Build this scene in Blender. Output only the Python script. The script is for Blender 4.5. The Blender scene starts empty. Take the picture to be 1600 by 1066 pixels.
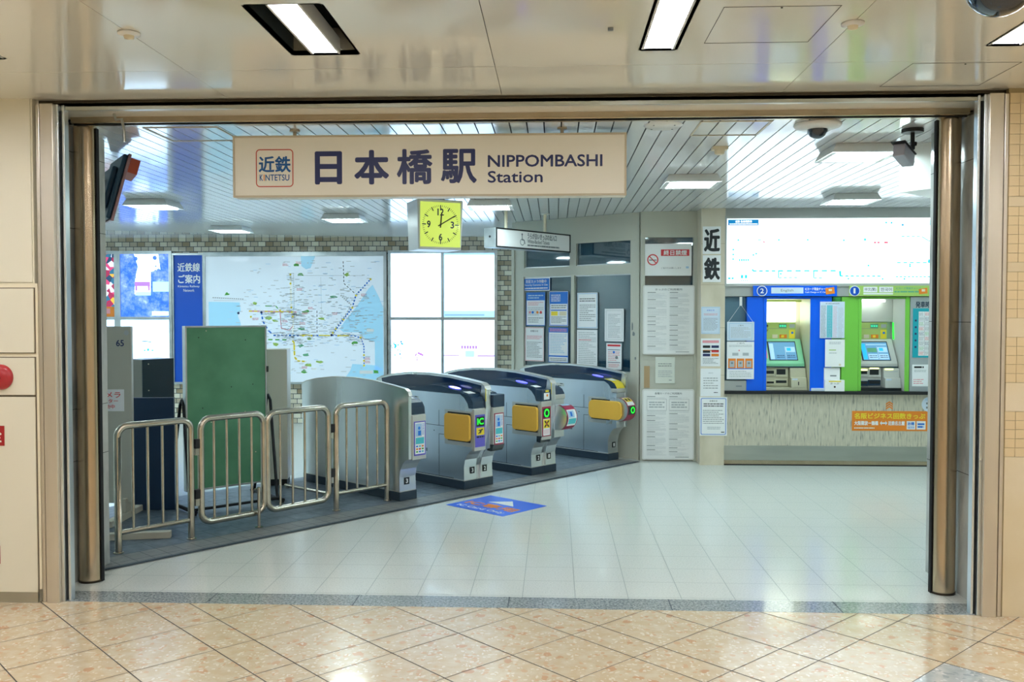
import bpy, bmesh, math, random
from mathutils import Matrix, Vector
R=math.radians
rnd=random.Random(7)
C=bpy.context.scene.collection
# ------------------------------------------------------------------ survey of the place
F=1430.; H=1.6; YAW=math.atan(67/F); PIT=math.atan(43/F)
def ray(px,py):
    x=(px-800)/F; y=-(py-533)/F; z=-1.
    a=math.pi/2-PIT
    X=x; Y=y*math.cos(a)-z*math.sin(a); Z=y*math.sin(a)+z*math.cos(a)
    c,s=math.cos(YAW),math.sin(YAW)
    return Vector((X*c-Y*s, X*s+Y*c, Z))
def onz(px,py,h=0.):
    r=ray(px,py); t=(h-H)/r.z; return Vector((r.x*t,r.y*t,h))
def ony(px,py,Y):
    r=ray(px,py); t=Y/r.y; return Vector((r.x*t,Y,H+r.z*t))
class Frame:
    """a vertical plane: o on the floor, xd to the right, n towards the viewer"""
    def __init__(s,o,xd):
        s.o=Vector(o); s.x=Vector(xd).normalized(); s.u=Vector((0,0,1)); s.n=s.x.cross(s.u)
        s.M=Matrix(((s.x.x,s.u.x,s.n.x,s.o.x),(s.x.y,s.u.y,s.n.y,s.o.y),(s.x.z,s.u.z,s.n.z,s.o.z),(0,0,0,1)))
    def hit(s,px,py,d=0.):
        r=ray(px,py); c=Vector((0,0,H)); o=s.o+s.n*d
        t=(o-c).dot(s.n)/r.dot(s.n); p=c+r*t-s.o
        return p.dot(s.x),p.z
    def box(s,x0,y0,x1,y1,d=0.):
        xm,ym=(x0+x1)/2,(y0+y1)/2
        return s.hit(x0,ym,d)[0],s.hit(xm,y1,d)[1],s.hit(x1,ym,d)[0],s.hit(xm,y0,d)[1]
# ------------------------------------------------------------------ materials
def lin(c):
    if isinstance(c,str):
        c=c.lstrip('#'); c=[int(c[i:i+2],16)/255 for i in (0,2,4)]
    return tuple((v/12.92 if v<=.04045 else ((v+.055)/1.055)**2.4) for v in c)
MATS={}
def mat(name,col='808080',rough=.5,metal=0.,em=None,es=0.,coat=0.,spec=.5,aniso=0.):
    if name in MATS: return MATS[name]
    m=bpy.data.materials.new(name); m.use_nodes=True
    b=m.node_tree.nodes['Principled BSDF']
    b.inputs['Base Color'].default_value=(*lin(col),1)
    b.inputs['Roughness'].default_value=rough; b.inputs['Metallic'].default_value=metal
    b.inputs['Coat Weight'].default_value=coat; b.inputs['Coat Roughness'].default_value=.06
    b.inputs['Specular IOR Level'].default_value=spec
    if em is not None:
        b.inputs['Emission Color'].default_value=(*lin(em),1); b.inputs['Emission Strength'].default_value=es
    MATS[name]=m; return m
def nodes(m):
    nt=m.node_tree; return nt,nt.nodes,nt.links,nt.nodes['Principled BSDF']
def coords(nt,scale=(1,1,1),swz=False):
    tc=nt.nodes.new('ShaderNodeTexCoord'); out=tc.outputs['Object']
    if swz:
        sp=nt.nodes.new('ShaderNodeSeparateXYZ'); cb=nt.nodes.new('ShaderNodeCombineXYZ')
        nt.links.new(out,sp.inputs[0]); nt.links.new(sp.outputs[0],cb.inputs[0]); nt.links.new(sp.outputs[2],cb.inputs[1]); out=cb.outputs[0]
    mp=nt.nodes.new('ShaderNodeMapping'); mp.inputs['Scale'].default_value=scale
    nt.links.new(out,mp.inputs[0]); return mp.outputs[0]
def ramp(nt,src,stops,interp='LINEAR'):
    r=nt.nodes.new('ShaderNodeValToRGB'); r.color_ramp.interpolation=interp
    e=r.color_ramp.elements
    while len(e)<len(stops): e.new(.5)
    for i,(p,c) in enumerate(stops): e[i].position=p; e[i].color=(*lin(c),1)
    nt.links.new(src,r.inputs[0]); return r.outputs[0]
def noise(nt,vec,scale,detail=3,rough=.5):
    n=nt.nodes.new('ShaderNodeTexNoise'); n.inputs['Scale'].default_value=scale
    n.inputs['Detail'].default_value=detail; n.inputs['Roughness'].default_value=rough
    nt.links.new(vec,n.inputs['Vector']); return n.outputs['Fac']
def mix(nt,f,a,b,mode='MIX'):
    m=nt.nodes.new('ShaderNodeMix'); m.data_type='RGBA'; m.blend_type=mode
    for i,v in ((0,f),(6,a),(7,b)):
        if hasattr(v,'links'): nt.links.new(v,m.inputs[i])
        elif i==0: m.inputs[0].default_value=v
        else: m.inputs[i].default_value=(*lin(v),1)
    return m.outputs[2]
def noisy(name,cols,scale,rough=.5,metal=0,stretch=(1,1,1),detail=4,coat=0.,swz=False,bump=0.):
    if name in MATS: return MATS[name]
    m=mat(name,cols[0],rough,metal,coat=coat); nt,_,L,b=nodes(m)
    v=coords(nt,stretch); f=noise(nt,v,scale,detail)
    n=len(cols)
    c=ramp(nt,f,[(.3+.4*i/(n-1),cc) for i,cc in enumerate(cols)])
    L.new(c,b.inputs['Base Color'])
    if bump:
        bp=nt.nodes.new('ShaderNodeBump'); bp.inputs['Strength'].default_value=bump; bp.inputs['Distance'].default_value=.01
        L.new(f,bp.inputs['Height']); L.new(bp.outputs[0],b.inputs['Normal'])
    return m
def steel(name,cols,rough,stretch=(60,60,1.2),metal=1.):
    if name in MATS: return MATS[name]
    m=mat(name,cols[0],rough,metal); nt,_,L,b=nodes(m)
    v=coords(nt,stretch); f=noise(nt,v,1.,3)
    L.new(ramp(nt,f,[(.3,cols[0]),(.7,cols[1])]),b.inputs['Base Color'])
    mr=nt.nodes.new('ShaderNodeMapRange'); mr.inputs[3].default_value=rough*.8; mr.inputs[4].default_value=rough*1.25
    L.new(f,mr.inputs[0]); L.new(mr.outputs[0],b.inputs['Roughness'])
    return m
# terrazzo of the passage
def terrazzo(name,base,base2,chips,rough=.1):
    m=mat(name,base,rough,coat=.25); nt,_,L,b=nodes(m); v=coords(nt)
    wn=nt.nodes.new('ShaderNodeTexNoise'); wn.inputs['Scale'].default_value=14; wn.inputs['Detail'].default_value=3; L.new(v,wn.inputs['Vector'])
    va=nt.nodes.new('ShaderNodeVectorMath'); va.operation='MULTIPLY_ADD'; L.new(wn.outputs['Color'],va.inputs[0]); va.inputs[1].default_value=(.07,.07,.07); L.new(v,va.inputs[2])
    bg=ramp(nt,noise(nt,v,16,5),[(.35,base),(.6,base2)])
    col=bg
    for sc,th,ch in chips:
        vo=nt.nodes.new('ShaderNodeTexVoronoi'); vo.inputs['Scale'].default_value=sc; L.new(va.outputs[0],vo.inputs['Vector'])
        sp=nt.nodes.new('ShaderNodeSeparateColor'); L.new(vo.outputs['Color'],sp.inputs[0])
        lt=nt.nodes.new('ShaderNodeMath'); lt.operation='GREATER_THAN'; L.new(sp.outputs[0],lt.inputs[0]); lt.inputs[1].default_value=th
        ds=nt.nodes.new('ShaderNodeMath'); ds.operation='LESS_THAN'; L.new(vo.outputs['Distance'],ds.inputs[0]); ds.inputs[1].default_value=.42
        mu=nt.nodes.new('ShaderNodeMath'); mu.operation='MULTIPLY'; L.new(lt.outputs[0],mu.inputs[0]); L.new(ds.outputs[0],mu.inputs[1])
        m2=nt.nodes.new('ShaderNodeMath'); m2.operation='MULTIPLY'; L.new(mu.outputs[0],m2.inputs[0]); m2.inputs[1].default_value=.85
        col=mix(nt,m2.outputs[0],col,ch)
    L.new(col,b.inputs['Base Color']); return m
terrazzo('peach_terrazzo','d8c8ab','d2bb99',[(30,.78,'d6b08c'),(17,.90,'d0a27c'),(50,.7,'e6dac2')],.2)
terrazzo('grey_terrazzo','c3c6c4','b4bab8',[(30,.6,'9fa8a8'),(45,.7,'dfe1de')])
terrazzo('pale_terrazzo','dfe0d4','d3d6ca',[(30,.6,'c4c9bc'),(45,.7,'ecece2')])
def speckle(name,a,b_,c_,sc,rough,coat=0.):
    m=mat(name,a,rough,coat=coat); nt,_,L,b=nodes(m); v=coords(nt)
    f=noise(nt,v,sc,5,.75); L.new(ramp(nt,f,[(.36,c_),(.46,b_),(.56,a)]),b.inputs['Base Color']); return m
speckle('granite_grey','a9afae','7d8689','4b555c',70,.18,.3)
speckle('white_floor_stone','dde1dc','d6dbd6','bec5c0',110,.2,.15)
noisy('paver_grey',['4c5a66','5b6a77','6a7884'],14,.42)
noisy('paver_pale',['76797a','868a8a'],14,.42)
mat('grout_dark','4a4742',.8); mat('grout_pale','8f9896',.7); mat('grout_blue','39444e',.8)
# bricks
def bricks():
    m=mat('wall_brick','d0c8b4',.35,coat=.1); nt,_,L,b=nodes(m); v=coords(nt,swz=True)
    br=nt.nodes.new('ShaderNodeTexBrick'); L.new(v,br.inputs['Vector'])
    for k,x in (('Scale',1.),('Brick Width',.112),('Row Height',.0715),('Mortar Size',.0045),('Mortar Smooth',.1),('Bias',-.1)): br.inputs[k].default_value=x
    br.inputs['Color1'].default_value=(*lin('ebe5d2'),1); br.inputs['Color2'].default_value=(*lin('98805c'),1); br.inputs['Mortar'].default_value=(*lin('35434a'),1)
    L.new(br.outputs['Color'],b.inputs['Base Color']); 
bricks()
noisy('travertine',['888a80','c4c0ae','cdc8b5','d8d3c1'],1.,.4,stretch=(60,8,60),detail=6)
noisy('pillar_marble',['cfc6ae','dcd3bd','e2dac8'],2.2,.3,stretch=(2,2,1),detail=5)
noisy('reveal_marble',['8e9392','b5b9b6','c6cac6'],3.,.22,stretch=(1,2,1),detail=7,coat=.3)
noisy('beige_marble',['d8c7a2','dccdab','e2d5b8'],2.5,.25,detail=5,coat=.2)
mat('cream_panel','e4dfca',.42); mat('cream_groove','6b5f4a',.7); mat('cream_edge','e9dfc4',.4)
mat('outer_ceiling','e6e4d8',.12,coat=.35,spec=.5); mat('ceiling_joint','8d8467',.7)
mat('slat_white','e4e8ea',.14,coat=.5,spec=.5); mat('slat_gap','27343b',.8)
mat('white_plate','e1e4e0',.25); mat('gap_dark','101315',.8); mat('white_plastic','e6e8e6',.35)
steel('jamb_steel',('d6cfc2','e0dacd'),.32,(12,12,.8),.85); steel('bronze_steel',('b8a58a','c6b59c'),.24,(6,6,.8))
steel('satin_steel',('d4dce0','e2e8ec'),.28,(2.5,2.5,.3),.97); steel('tube_steel',('b9b2a4','cac4b6'),.2,(9,9,9))
steel('alu_frame',('b4bcc0','c8ced0'),.33,(9,9,9)); steel('kick_steel',('b6b8b0','c4c6be'),.3,(1.2,10,10))
mat('bronze_dark','3a342b',.4,.8); mat('rail_dark','4a4336',.35,.7)
mat('black_gloss','15222e',.12,coat=.6); mat('dark_cover','203a52',.25,coat=.25); mat('smoked_blue','0a2a4c',.08,coat=.5); mat('plinth_navy','2c3c4a',.35)
mat('black_matt','15181b',.5); mat('yellow_pad','f0bc48',.48); mat('purple_label','6a63c8',.4); mat('crimson_label','a3304f',.35)
mat('silver_paint','c9cac4',.35,.5); mat('white_print','f1f3f3',.45); mat('cyan_print','4fc4cf',.45); mat('sky_print','a9cdea',.45)
mat('blue_print','1c78dc',.45); mat('navy_print','1f2c5e',.45); mat('black_print','1d2328',.5); mat('grey_print','7d868c',.5); mat('pale_grey_print','b4bdc2',.5)
mat('red_print','d8343c',.45); mat('pink_print','e59aa5',.45); mat('orange_print','ee8a2a',.45); mat('yellow_print','f4dc3a',.45); mat('green_print','58b04b',.45)
mat('lime_print','a9cf6a',.45); mat('tape_white','eef1f1',.3)
mat('kintetsu_blue','0d5a9c',.4); mat('sign_red','c7503c',.4); mat('sign_navy','242f63',.42)
mat('sign_cream','f0eee0',.45); mat('sign_frame','c9bfa5',.4)
mat('led_green','20c030',.4,em='18e028',es=.7); mat('led_violet','6a6ae8',.3,em='5a60ff',es=.8); mat('led_pale','d8dcff',.3,em='c8ccff',es=1.)
mat('led_teal','30d8a0',.4,em='20d898',es=.5); mat('led_amber','f0f0a0',.4,em='f4f7a0',es=.9); mat('led_white','ffffff',.4,em='f2fff4',es=1.6)
mat('clock_face','d6e67c',.4,em='d2ea58',es=.22,coat=.5)
mat('board_white','f4f7f7',.4); mat('paper','eff3f6',.55); mat('paper_blue','d4e4f4',.5); mat('leaflet','dfe5dc',.5)
mat('panel_blue','0052c4',.4); mat('machine_blue','0066f4',.3,coat=.1); mat('machine_green','7fcf52',.25,coat=.3); mat('machine_green_dark','46a452',.3)
mat('machine_beige','c9c8ae',.4); mat('machine_ivory','cdd1cc',.38); mat('machine_silver','b9c2c6',.35,.4); mat('bezel_green','8fdcb0',.3); mat('info_lime','b9cf78',.4)
mat('slot_black','141d20',.5); mat('screen_blue','6f9fc4',.15,em='5a98c8',es=.15); mat('screen_light','a8cbe4',.15,em='9cc8e8',es=.2); mat('screen_cyan','38b8f0',.15,em='20a0f0',es=.25)
mat('teal_print','12a5b5',.45); mat('grey_metal_paint','b3b8b5',.4,.2); mat('frame_beige','c4c6ba',.45); mat('plaster_beige','c6c8ba',.55); mat('peeled_grey','7d8688',.7)
mat('dark_blind','5d8294',.5); mat('dark_upper','6d889c',.4); mat('wood_scrap','b79c76',.6)
mat('locker_ivory','b9bbb0',.4); mat('navy_board','12304f',.35); mat('machine_grey','77756f',.3,.5); mat('machine_navy','1c3446',.35)
noisy('chalk_green',['4c8c68','5a9a75','66a680'],3.,.5,detail=5); mat('stand_black','14171c',.4,.3); mat('partition_cream','d8d6c8',.4)
mat('wood_pale','c3c1b2',.6); mat('alarm_red','b01f2a',.3,coat=.4); mat('deep_red','a81e22',.4)
mat('tile_beige','dcc79c',.3,coat=.2); mat('tile_grout','a3936e',.7)
mat('diffuser','ffffff',.4,em='dcf3f6',es=15.); mat('outer_diffuser','ffffff',.4,em='f6f8ff',es=15.); mat('recess_dark','2f3a3c',.5,.3); mat('recess_grey','8c8c80',.4)
mat('box_light','ffffff',.3,em='b6dcff',es=1.0); mat('route_light','ffffff',.3,em='e4f6ff',es=.55)
mat('sheet_blue_lit','1450c8',.3,em='1a5cff',es=.9); mat('print_cyan_lit','18b4d8',.3,em='30b8dc',es=.32); mat('print_red_lit','e03050',.3,em='ff4060',es=.35); mat('print_deep_lit','0a6aa0',.3,em='0a7ab4',es=.3); mat('violet_lit','a060e0',.3,em='a078f0',es=.42); mat('pale_lit','d0ecff',.3,em='9cd8f4',es=.38)
mat('tv_blue','1c4058',.45); mat('tv_bezel','8d6f72',.35,.4); mat('tv_orange','b04a2c',.4); mat('smoke_ivory','e2d9bd',.5); mat('camera_grey','a9abb8',.35,.3); mat('dome_glass','1c2a3c',.04,.3,coat=1.); mat('chrome_dome','a6b4c0',.04,1.); mat('tape_green','69b28a',.5)
mat('map_base','cfdfec',.25,coat=.5,em='dce9f2',es=.1); mat('map_sea','9ad2ee',.25,coat=.5,em='a8d8f0',es=.1)  # small glow put into the map colours to brighten the sheet
def glass(name,tint,gl=.12):
    m=bpy.data.materials.new(name); m.use_nodes=True; nt=m.node_tree
    for n in list(nt.nodes):
        if n.type!='OUTPUT_MATERIAL': nt.nodes.remove(n)
    out=[n for n in nt.nodes if n.type=='OUTPUT_MATERIAL'][0]
    t=nt.nodes.new('ShaderNodeBsdfTransparent'); t.inputs[0].default_value=(*lin(tint),1)
    g=nt.nodes.new('ShaderNodeBsdfGlossy'); g.inputs['Roughness'].default_value=.03
    mx=nt.nodes.new('ShaderNodeMixShader'); mx.inputs[0].default_value=gl
    nt.links.new(t.outputs[0],mx.inputs[1]); nt.links.new(g.outputs[0],mx.inputs[2]); nt.links.new(mx.outputs[0],out.inputs[0]); MATS[name]=m
glass('clear_pane','c8dde4',.14)
# printed light-box picture of a shrine path under trees (a picture lit from behind)
def lit_photo():
    m=mat('shrine_photo','4070e0',.3,em='4070e0',es=.45); nt,_,L,b=nodes(m); v=coords(nt)
    f=noise(nt,v,3.2,9,.75)
    c=ramp(nt,f,[(.3,'0a2f9c'),(.45,'2f66e0'),(.55,'6f8cf0'),(.68,'b8d4ff')]); L.new(c,b.inputs['Emission Color']); L.new(c,b.inputs['Base Color'])
    m=mat('festival_poster','c03060',.3,em='c03060',es=.3); nt,_,L,b=nodes(m); v=coords(nt)
    vo=nt.nodes.new('ShaderNodeTexVoronoi'); vo.inputs['Scale'].default_value=14; L.new(v,vo.inputs['Vector'])
    sp=nt.nodes.new('ShaderNodeSeparateColor'); L.new(vo.outputs['Color'],sp.inputs[0])
    c=ramp(nt,sp.outputs[0],[(0,'a02850'),(.3,'e0e0f0'),(.5,'d04878'),(.65,'2a6a8a'),(.8,'e8b040'),(.92,'204060')],'CONSTANT'); L.new(c,b.inputs['Emission Color']); L.new(c,b.inputs['Base Color'])
lit_photo()
# ------------------------------------------------------------------ mesh building
_tc={}
def text_geo(body,bold=0.,italic=0.):
    k=(body,bold,italic)
    if k in _tc: return _tc[k]
    cu=bpy.data.curves.new('t','FONT'); cu.body=body; cu.offset=bold; cu.shear=italic; cu.resolution_u=3; cu.space_line=1.05
    o=bpy.data.objects.new('t',cu); C.objects.link(o); bpy.context.view_layer.update()
    me=bpy.data.meshes.new_from_object(o.evaluated_get(bpy.context.evaluated_depsgraph_get()))
    vs=[(v.co.x,v.co.y) for v in me.vertices]; fs=[tuple(p.vertices) for p in me.polygons]
    bpy.data.objects.remove(o); bpy.data.curves.remove(cu); bpy.data.meshes.remove(me)
    xs=[v[0] for v in vs] or [0,1]; ys=[v[1] for v in vs] or [0,1]
    _tc[k]=(vs,fs,min(xs),max(xs),min(ys),max(ys)); return _tc[k]
class MB:
    def __init__(s): s.v=[];s.f=[];s.m=[];s.sm=[];s.mats=[];s.T=Matrix.Identity(4);s.flat=set()
    def mi(s,m):
        if m not in s.mats: s.mats.append(m)
        return s.mats.index(m)
    def add(s,vs,fs,m,smooth=False):
        b=len(s.v); s.v+=[s.T@Vector(v) for v in vs]; i=s.mi(m)
        for f in fs: s.f.append([b+k for k in f]); s.m.append(i); s.sm.append(smooth)
        return s
    def box(s,x0,x1,y0,y1,z0,z1,m):
        vs=[(x,y,z) for z in (z0,z1) for y in (y0,y1) for x in (x0,x1)]
        return s.add(vs,[(0,2,3,1),(4,5,7,6),(0,1,5,4),(2,6,7,3),(0,4,6,2),(1,3,7,5)],m)
    def prism(s,pts,c0,c1,m,axis='x'):
        n=len(pts)
        f={'x':lambda a,b,c:(c,a,b),'y':lambda a,b,c:(a,c,b),'z':lambda a,b,c:(a,b,c)}[axis]
        vs=[f(a,b,c0) for a,b in pts]+[f(a,b,c1) for a,b in pts]
        fs=[tuple(range(n))[::-1],tuple(range(n,2*n))]+[(i,(i+1)%n,n+(i+1)%n,n+i) for i in range(n)]
        return s.add(vs,fs,m)
    def quad(s,x0,y0,x1,y1,z,m): return s.add([(x0,y0,z),(x1,y0,z),(x1,y1,z),(x0,y1,z)],[(0,1,2,3)],m)
    def poly(s,pts,z,m): return s.add([(a,b,z) for a,b in pts],[tuple(range(len(pts)))],m)
    def disc(s,cx,cy,r,z,m,n=24,r2=None,rin=0.):
        r2=r2 or r
        if rin:
            vs=[(cx+q*math.cos(2*math.pi*i/n),cy+q*math.sin(2*math.pi*i/n),z) for q in (r,rin) for i in range(n)]
            return s.add(vs,[(i,(i+1)%n,n+(i+1)%n,n+i) for i in range(n)],m)
        return s.poly([(cx+r*math.cos(2*math.pi*i/n),cy+r2*math.sin(2*math.pi*i/n)) for i in range(n)],z,m)
    def strip(s,a,b,w,z,m):
        a=Vector(a);b=Vector(b);d=(b-a)
        if d.length<1e-6: return s
        d.normalize(); n=Vector((-d.y,d.x))*w/2
        return s.add([(p.x,p.y,z) for p in (a-n,b-n,b+n,a+n)],[(0,1,2,3)],m)
    def cyl(s,p,q,r,m,n=20,r2=None,caps=True):
        p=Vector(p);q=Vector(q);d=(q-p).normalized(); r2=r if r2 is None else r2
        a=d.orthogonal().normalized(); b=d.cross(a)
        vs=[tuple(c+(a*math.cos(2*math.pi*i/n)+b*math.sin(2*math.pi*i/n))*rr) for c,rr in ((p,r),(q,r2)) for i in range(n)]
        s.add(vs,[(i,(i+1)%n,n+(i+1)%n,n+i) for i in range(n)],m,True)
        if caps: s.add(vs,[tuple(range(n))[::-1],tuple(range(n,2*n))],m)
        return s
    def tube(s,pts,r,m,n=12,closed=False):
        P=[Vector(p) for p in pts]; N=len(P); vs=[]; prev=None
        for i,p in enumerate(P):
            if closed: t=(P[(i+1)%N]-P[i-1])
            else: t=P[min(i+1,N-1)]-P[max(i-1,0)]
            t.normalize()
            a=t.orthogonal().normalized() if prev is None else (prev-t*prev.dot(t)).normalized()
            prev=a; b=t.cross(a)
            for k in range(n): vs.append(tuple(p+(a*math.cos(2*math.pi*k/n)+b*math.sin(2*math.pi*k/n))*r))
        fs=[]
        for i in range(N if closed else N-1):
            j=(i+1)%N
            for k in range(n): fs.append((i*n+k,i*n+(k+1)%n,j*n+(k+1)%n,j*n+k))
        s.add(vs,fs,m,True)
        if not closed: s.add(vs,[tuple(range(n))[::-1],tuple(range((N-1)*n,N*n))],m)
        return s
    def lathe(s,prof,m,n=28,c=(0,0,0),smooth=True):
        vs=[(c[0]+r*math.cos(2*math.pi*i/n),c[1]+r*math.sin(2*math.pi*i/n),c[2]+z) for r,z in prof for i in range(n)]
        fs=[(j*n+i,j*n+(i+1)%n,(j+1)*n+(i+1)%n,(j+1)*n+i) for j in range(len(prof)-1) for i in range(n)]
        return s.add(vs,fs,m,smooth)
    def text(s,body,x0,y0,x1,y1,z,m,bold=0.,keep=False,italic=0.):
        vs,fs,a,b,c,d=text_geo(body,0.,italic)
        sx=(x1-x0)/max(b-a,1e-6); sy=(y1-y0)/max(d-c,1e-6)
        if keep:
            k=min(abs(sx),abs(sy)); ox=x0+((x1-x0)-k*(b-a))/2; oy=y0+((y1-y0)-k*(d-c))/2; sx=sy=k
        else: ox,oy=x0,y0
        if bold:
            rb=min(bold*1.3,.034)
            k2=(d-c); sx2=(x1-x0-2*rb*abs(y1-y0))/max(b-a,1e-6) if not keep else sx; ox2=ox+rb*abs(y1-y0) if not keep else ox
            r_=rb*abs(y1-y0) if len(body)>1 or True else 0
            for q in range(8):
                dx,dy=r_*math.cos(q*math.pi/4),r_*math.sin(q*math.pi/4)
                s.add([(ox2+(u-a)*sx2+dx,oy+(w-c)*(sy*(1-2*rb))+dy+r_,z+.00001*q) for u,w in vs],fs,m)
            return s
        return s.add([(ox+(u-a)*sx,oy+(w-c)*sy,z) for u,w in vs],fs,m)
    def greek(s,x0,y0,x1,y1,n,z,m,fill=.45,ragged=.35,seed=1):
        """rows of small print too fine to read"""
        r=random.Random(seed); h=(y1-y0)/n
        for i in range(n):
            yy=y1-(i+.5)*h; xe=x1-(x1-x0)*ragged*r.random()*(r.random()<.6); x=x0
            while x<xe:
                w=h*r.uniform(.8,3.2)*fill*1.6
                s.quad(x,yy-h*fill*.5,min(x+w,xe),yy+h*fill*.5,z,m); x+=w+h*.22
        return s
    def build(s,name,parent=None,M=None,bevel=0.,label=None,cat=None,group=None,kind=None,recalc=False):
        me=bpy.data.meshes.new(name); me.from_pydata([tuple(v) for v in s.v],[],s.f)
        for m in s.mats: me.materials.append(MATS[m])
        me.polygons.foreach_set('material_index',s.m); me.polygons.foreach_set('use_smooth',s.sm)
        if recalc:
            bm=bmesh.new(); bm.from_mesh(me); bmesh.ops.recalc_face_normals(bm,faces=bm.faces); bm.to_mesh(me); bm.free()
        me.update()
        o=bpy.data.objects.new(name,me); C.objects.link(o)
        if parent is not None: o.parent=parent
        if M is not None: o.matrix_local=M
        if bevel:
            b=o.modifiers.new('Bevel','BEVEL'); b.width=bevel; b.segments=2; b.limit_method='ANGLE'; b.angle_limit=R(40)
        tag(o,label,cat,group,kind); return o
def tag(o,label=None,cat=None,group=None,kind=None):
    for k,v in (('label',label),('category',cat),('group',group),('kind',kind)):
        if v: o[k]=v
    return o
def thing(name,label,cat,loc=(0,0,0),rz=0.,group=None,M=None,kind=None):
    o=bpy.data.objects.new(name,None); C.objects.link(o); o.empty_display_size=.1
    o.matrix_world=M if M is not None else Matrix.Translation(loc)@Matrix.Rotation(rz,4,'Z')
    return tag(o,label,cat,group,kind)
def struct(mb,name,bevel=0.,M=None): return mb.build(name,kind='structure',bevel=bevel,M=M)
def rects(x0,x1,y0,y1,holes):
    xs=sorted({x0,x1}|{min(max(v,x0),x1) for h in holes for v in (h[0],h[1])}); ys=sorted({y0,y1}|{min(max(v,y0),y1) for h in holes for v in (h[2],h[3])})
    for i in range(len(xs)-1):
        for j in range(len(ys)-1):
            cx,cy=(xs[i]+xs[i+1])/2,(ys[j]+ys[j+1])/2
            if not any(h[0]<cx<h[1] and h[2]<cy<h[3] for h in holes): yield xs[i],xs[i+1],ys[j],ys[j+1]
# ------------------------------------------------------------------ THE SETTING
YF=4.92; ZC=2.77; ZI=2.70; YB=13.15; YT=9.72; BASE=-.12
XL,XR=-8.,6.
# passage floor (diagonal terrazzo with a half tile every fourth)
def tile_lines(base,lo,hi):
    out=[]; k=-6
    while base+1.4*k<hi:
        for q in (0,.4,.8,1.2):
            v=base+1.4*k+q
            if lo<v<hi: out.append(v)
        k+=1
    return sorted(out)
def clip_seg(a,b,x0,x1,y0,y1):
    t0,t1=0.,1.; dx,dy=b[0]-a[0],b[1]-a[1]
    for p,q in ((-dx,a[0]-x0),(dx,x1-a[0]),(-dy,a[1]-y0),(dy,y1-a[1])):
        if abs(p)<1e-9:
            if q<0: return None
        else:
            t=q/p
            if p<0: t0=max(t0,t)
            else: t1=min(t1,t)
    if t0>=t1: return None
    return (a[0]+dx*t0,a[1]+dy*t0),(a[0]+dx*t1,a[1]+dy*t1)
mb=MB(); mb.box(XL,XR,-5.,YF,BASE,0,'peach_terrazzo')
k=math.sqrt(.5)
S=tile_lines(2.054,-8,9); T=tile_lines(2.333,-8,9)
for s_ in S:   # (x+y)k=s
    r=clip_seg((s_/k+20,-20),(s_/k-20,20),XL,XR,-5,YF)
    if r: mb.strip(r[0],r[1],.0055,.0008,'grout_dark')
for t_ in T:
    r=clip_seg((-20,t_/k-20),(20,t_/k+20),XL,XR,-5,YF)
    if r: mb.strip(r[0],r[1],.004,.0008,'grout_dark')
def diamond(px,py,m):
    p=onz(px,py); s_=(p.x+p.y)*k; t_=(-p.x+p.y)*k
    s0=max(v for v in S if v<s_); s1=min(v for v in S if v>s_); t0=max(v for v in T if v<t_); t1=min(v for v in T if v>t_)
    mb.poly([((a-b)*k,(a+b)*k) for a,b in ((s0,t0),(s1,t0),(s1,t1),(s0,t1))],.0004,m)
diamond(1450,1055,'grey_terrazzo'); diamond(1125,1085,'pale_terrazzo')
struct(mb,'floor')
# threshold
mb=MB(); mb.box(-2.86,2.40,YF,5.11,BASE,.001,'granite_grey')
for px in (325,555,795,1045,1300): 
    p=onz(px,940); mb.quad(p.x-.003,YF,p.x+.003,5.11,.0018,'grout_blue')
struct(mb,'floor_threshold')
# inner floor
mb=MB(); mb.box(XL,XR,5.11,YB+.2,BASE,0,'white_floor_stone')
x0=onz(816.4,931.4).x; y0=onz(970,909.5).y
for i in range(-30,32):
    x=x0+.2978*i
    if XL<x<XR: mb.quad(x-.002,5.11,x+.002,YB,.0005,'grout_pale')
for j in range(-2,30):
    y=y0+.2955*j
    if 5.12<y<YB: mb.quad(XL,y-.002,XR,y+.002,.0005,'grout_pale')
struct(mb,'floor_concourse')
# dark paved band under the gates
U=Vector((math.cos(R(49.6)),math.sin(R(49.6)))); V=Vector((-U.y,U.x)); A0=Vector((-2.80,5.53))
def uv(u,v): p=A0+U*u+V*v; return (p.x,p.y)
mb=MB(); 
mb.poly([uv(-.3,0),uv(5.72,0),uv(5.72,1.85),uv(-.8,1.85)],.003,'paver_grey')
mb.poly([uv(-.3,.035),uv(5.72,.035),uv(5.72,.27),uv(-.3,.27)],.0036,'paver_pale')
for v in (.035,.10,.27,.5,.73,.96,1.19,1.42,1.65): mb.strip(uv(-.3,v),uv(5.72,v),.004,.0042,'grout_blue')
for i in range(-2,50):
    u=.115*i
    mb.strip(uv(u,.035),uv(u,.27),.003,.0042,'grout_blue')
for i in range(-2,25):
    u=.23*i
    for r_ in range(6): mb.strip(uv(u+.115*(r_%2),.27+.23*r_),uv(u+.115*(r_%2),.5+.23*r_),.003,.0042,'grout_blue')
mb.strip(uv(-.3,.0),uv(5.72,.0),.035,.0044,'grout_blue')
struct(mb,'floor_gate_band')
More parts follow.
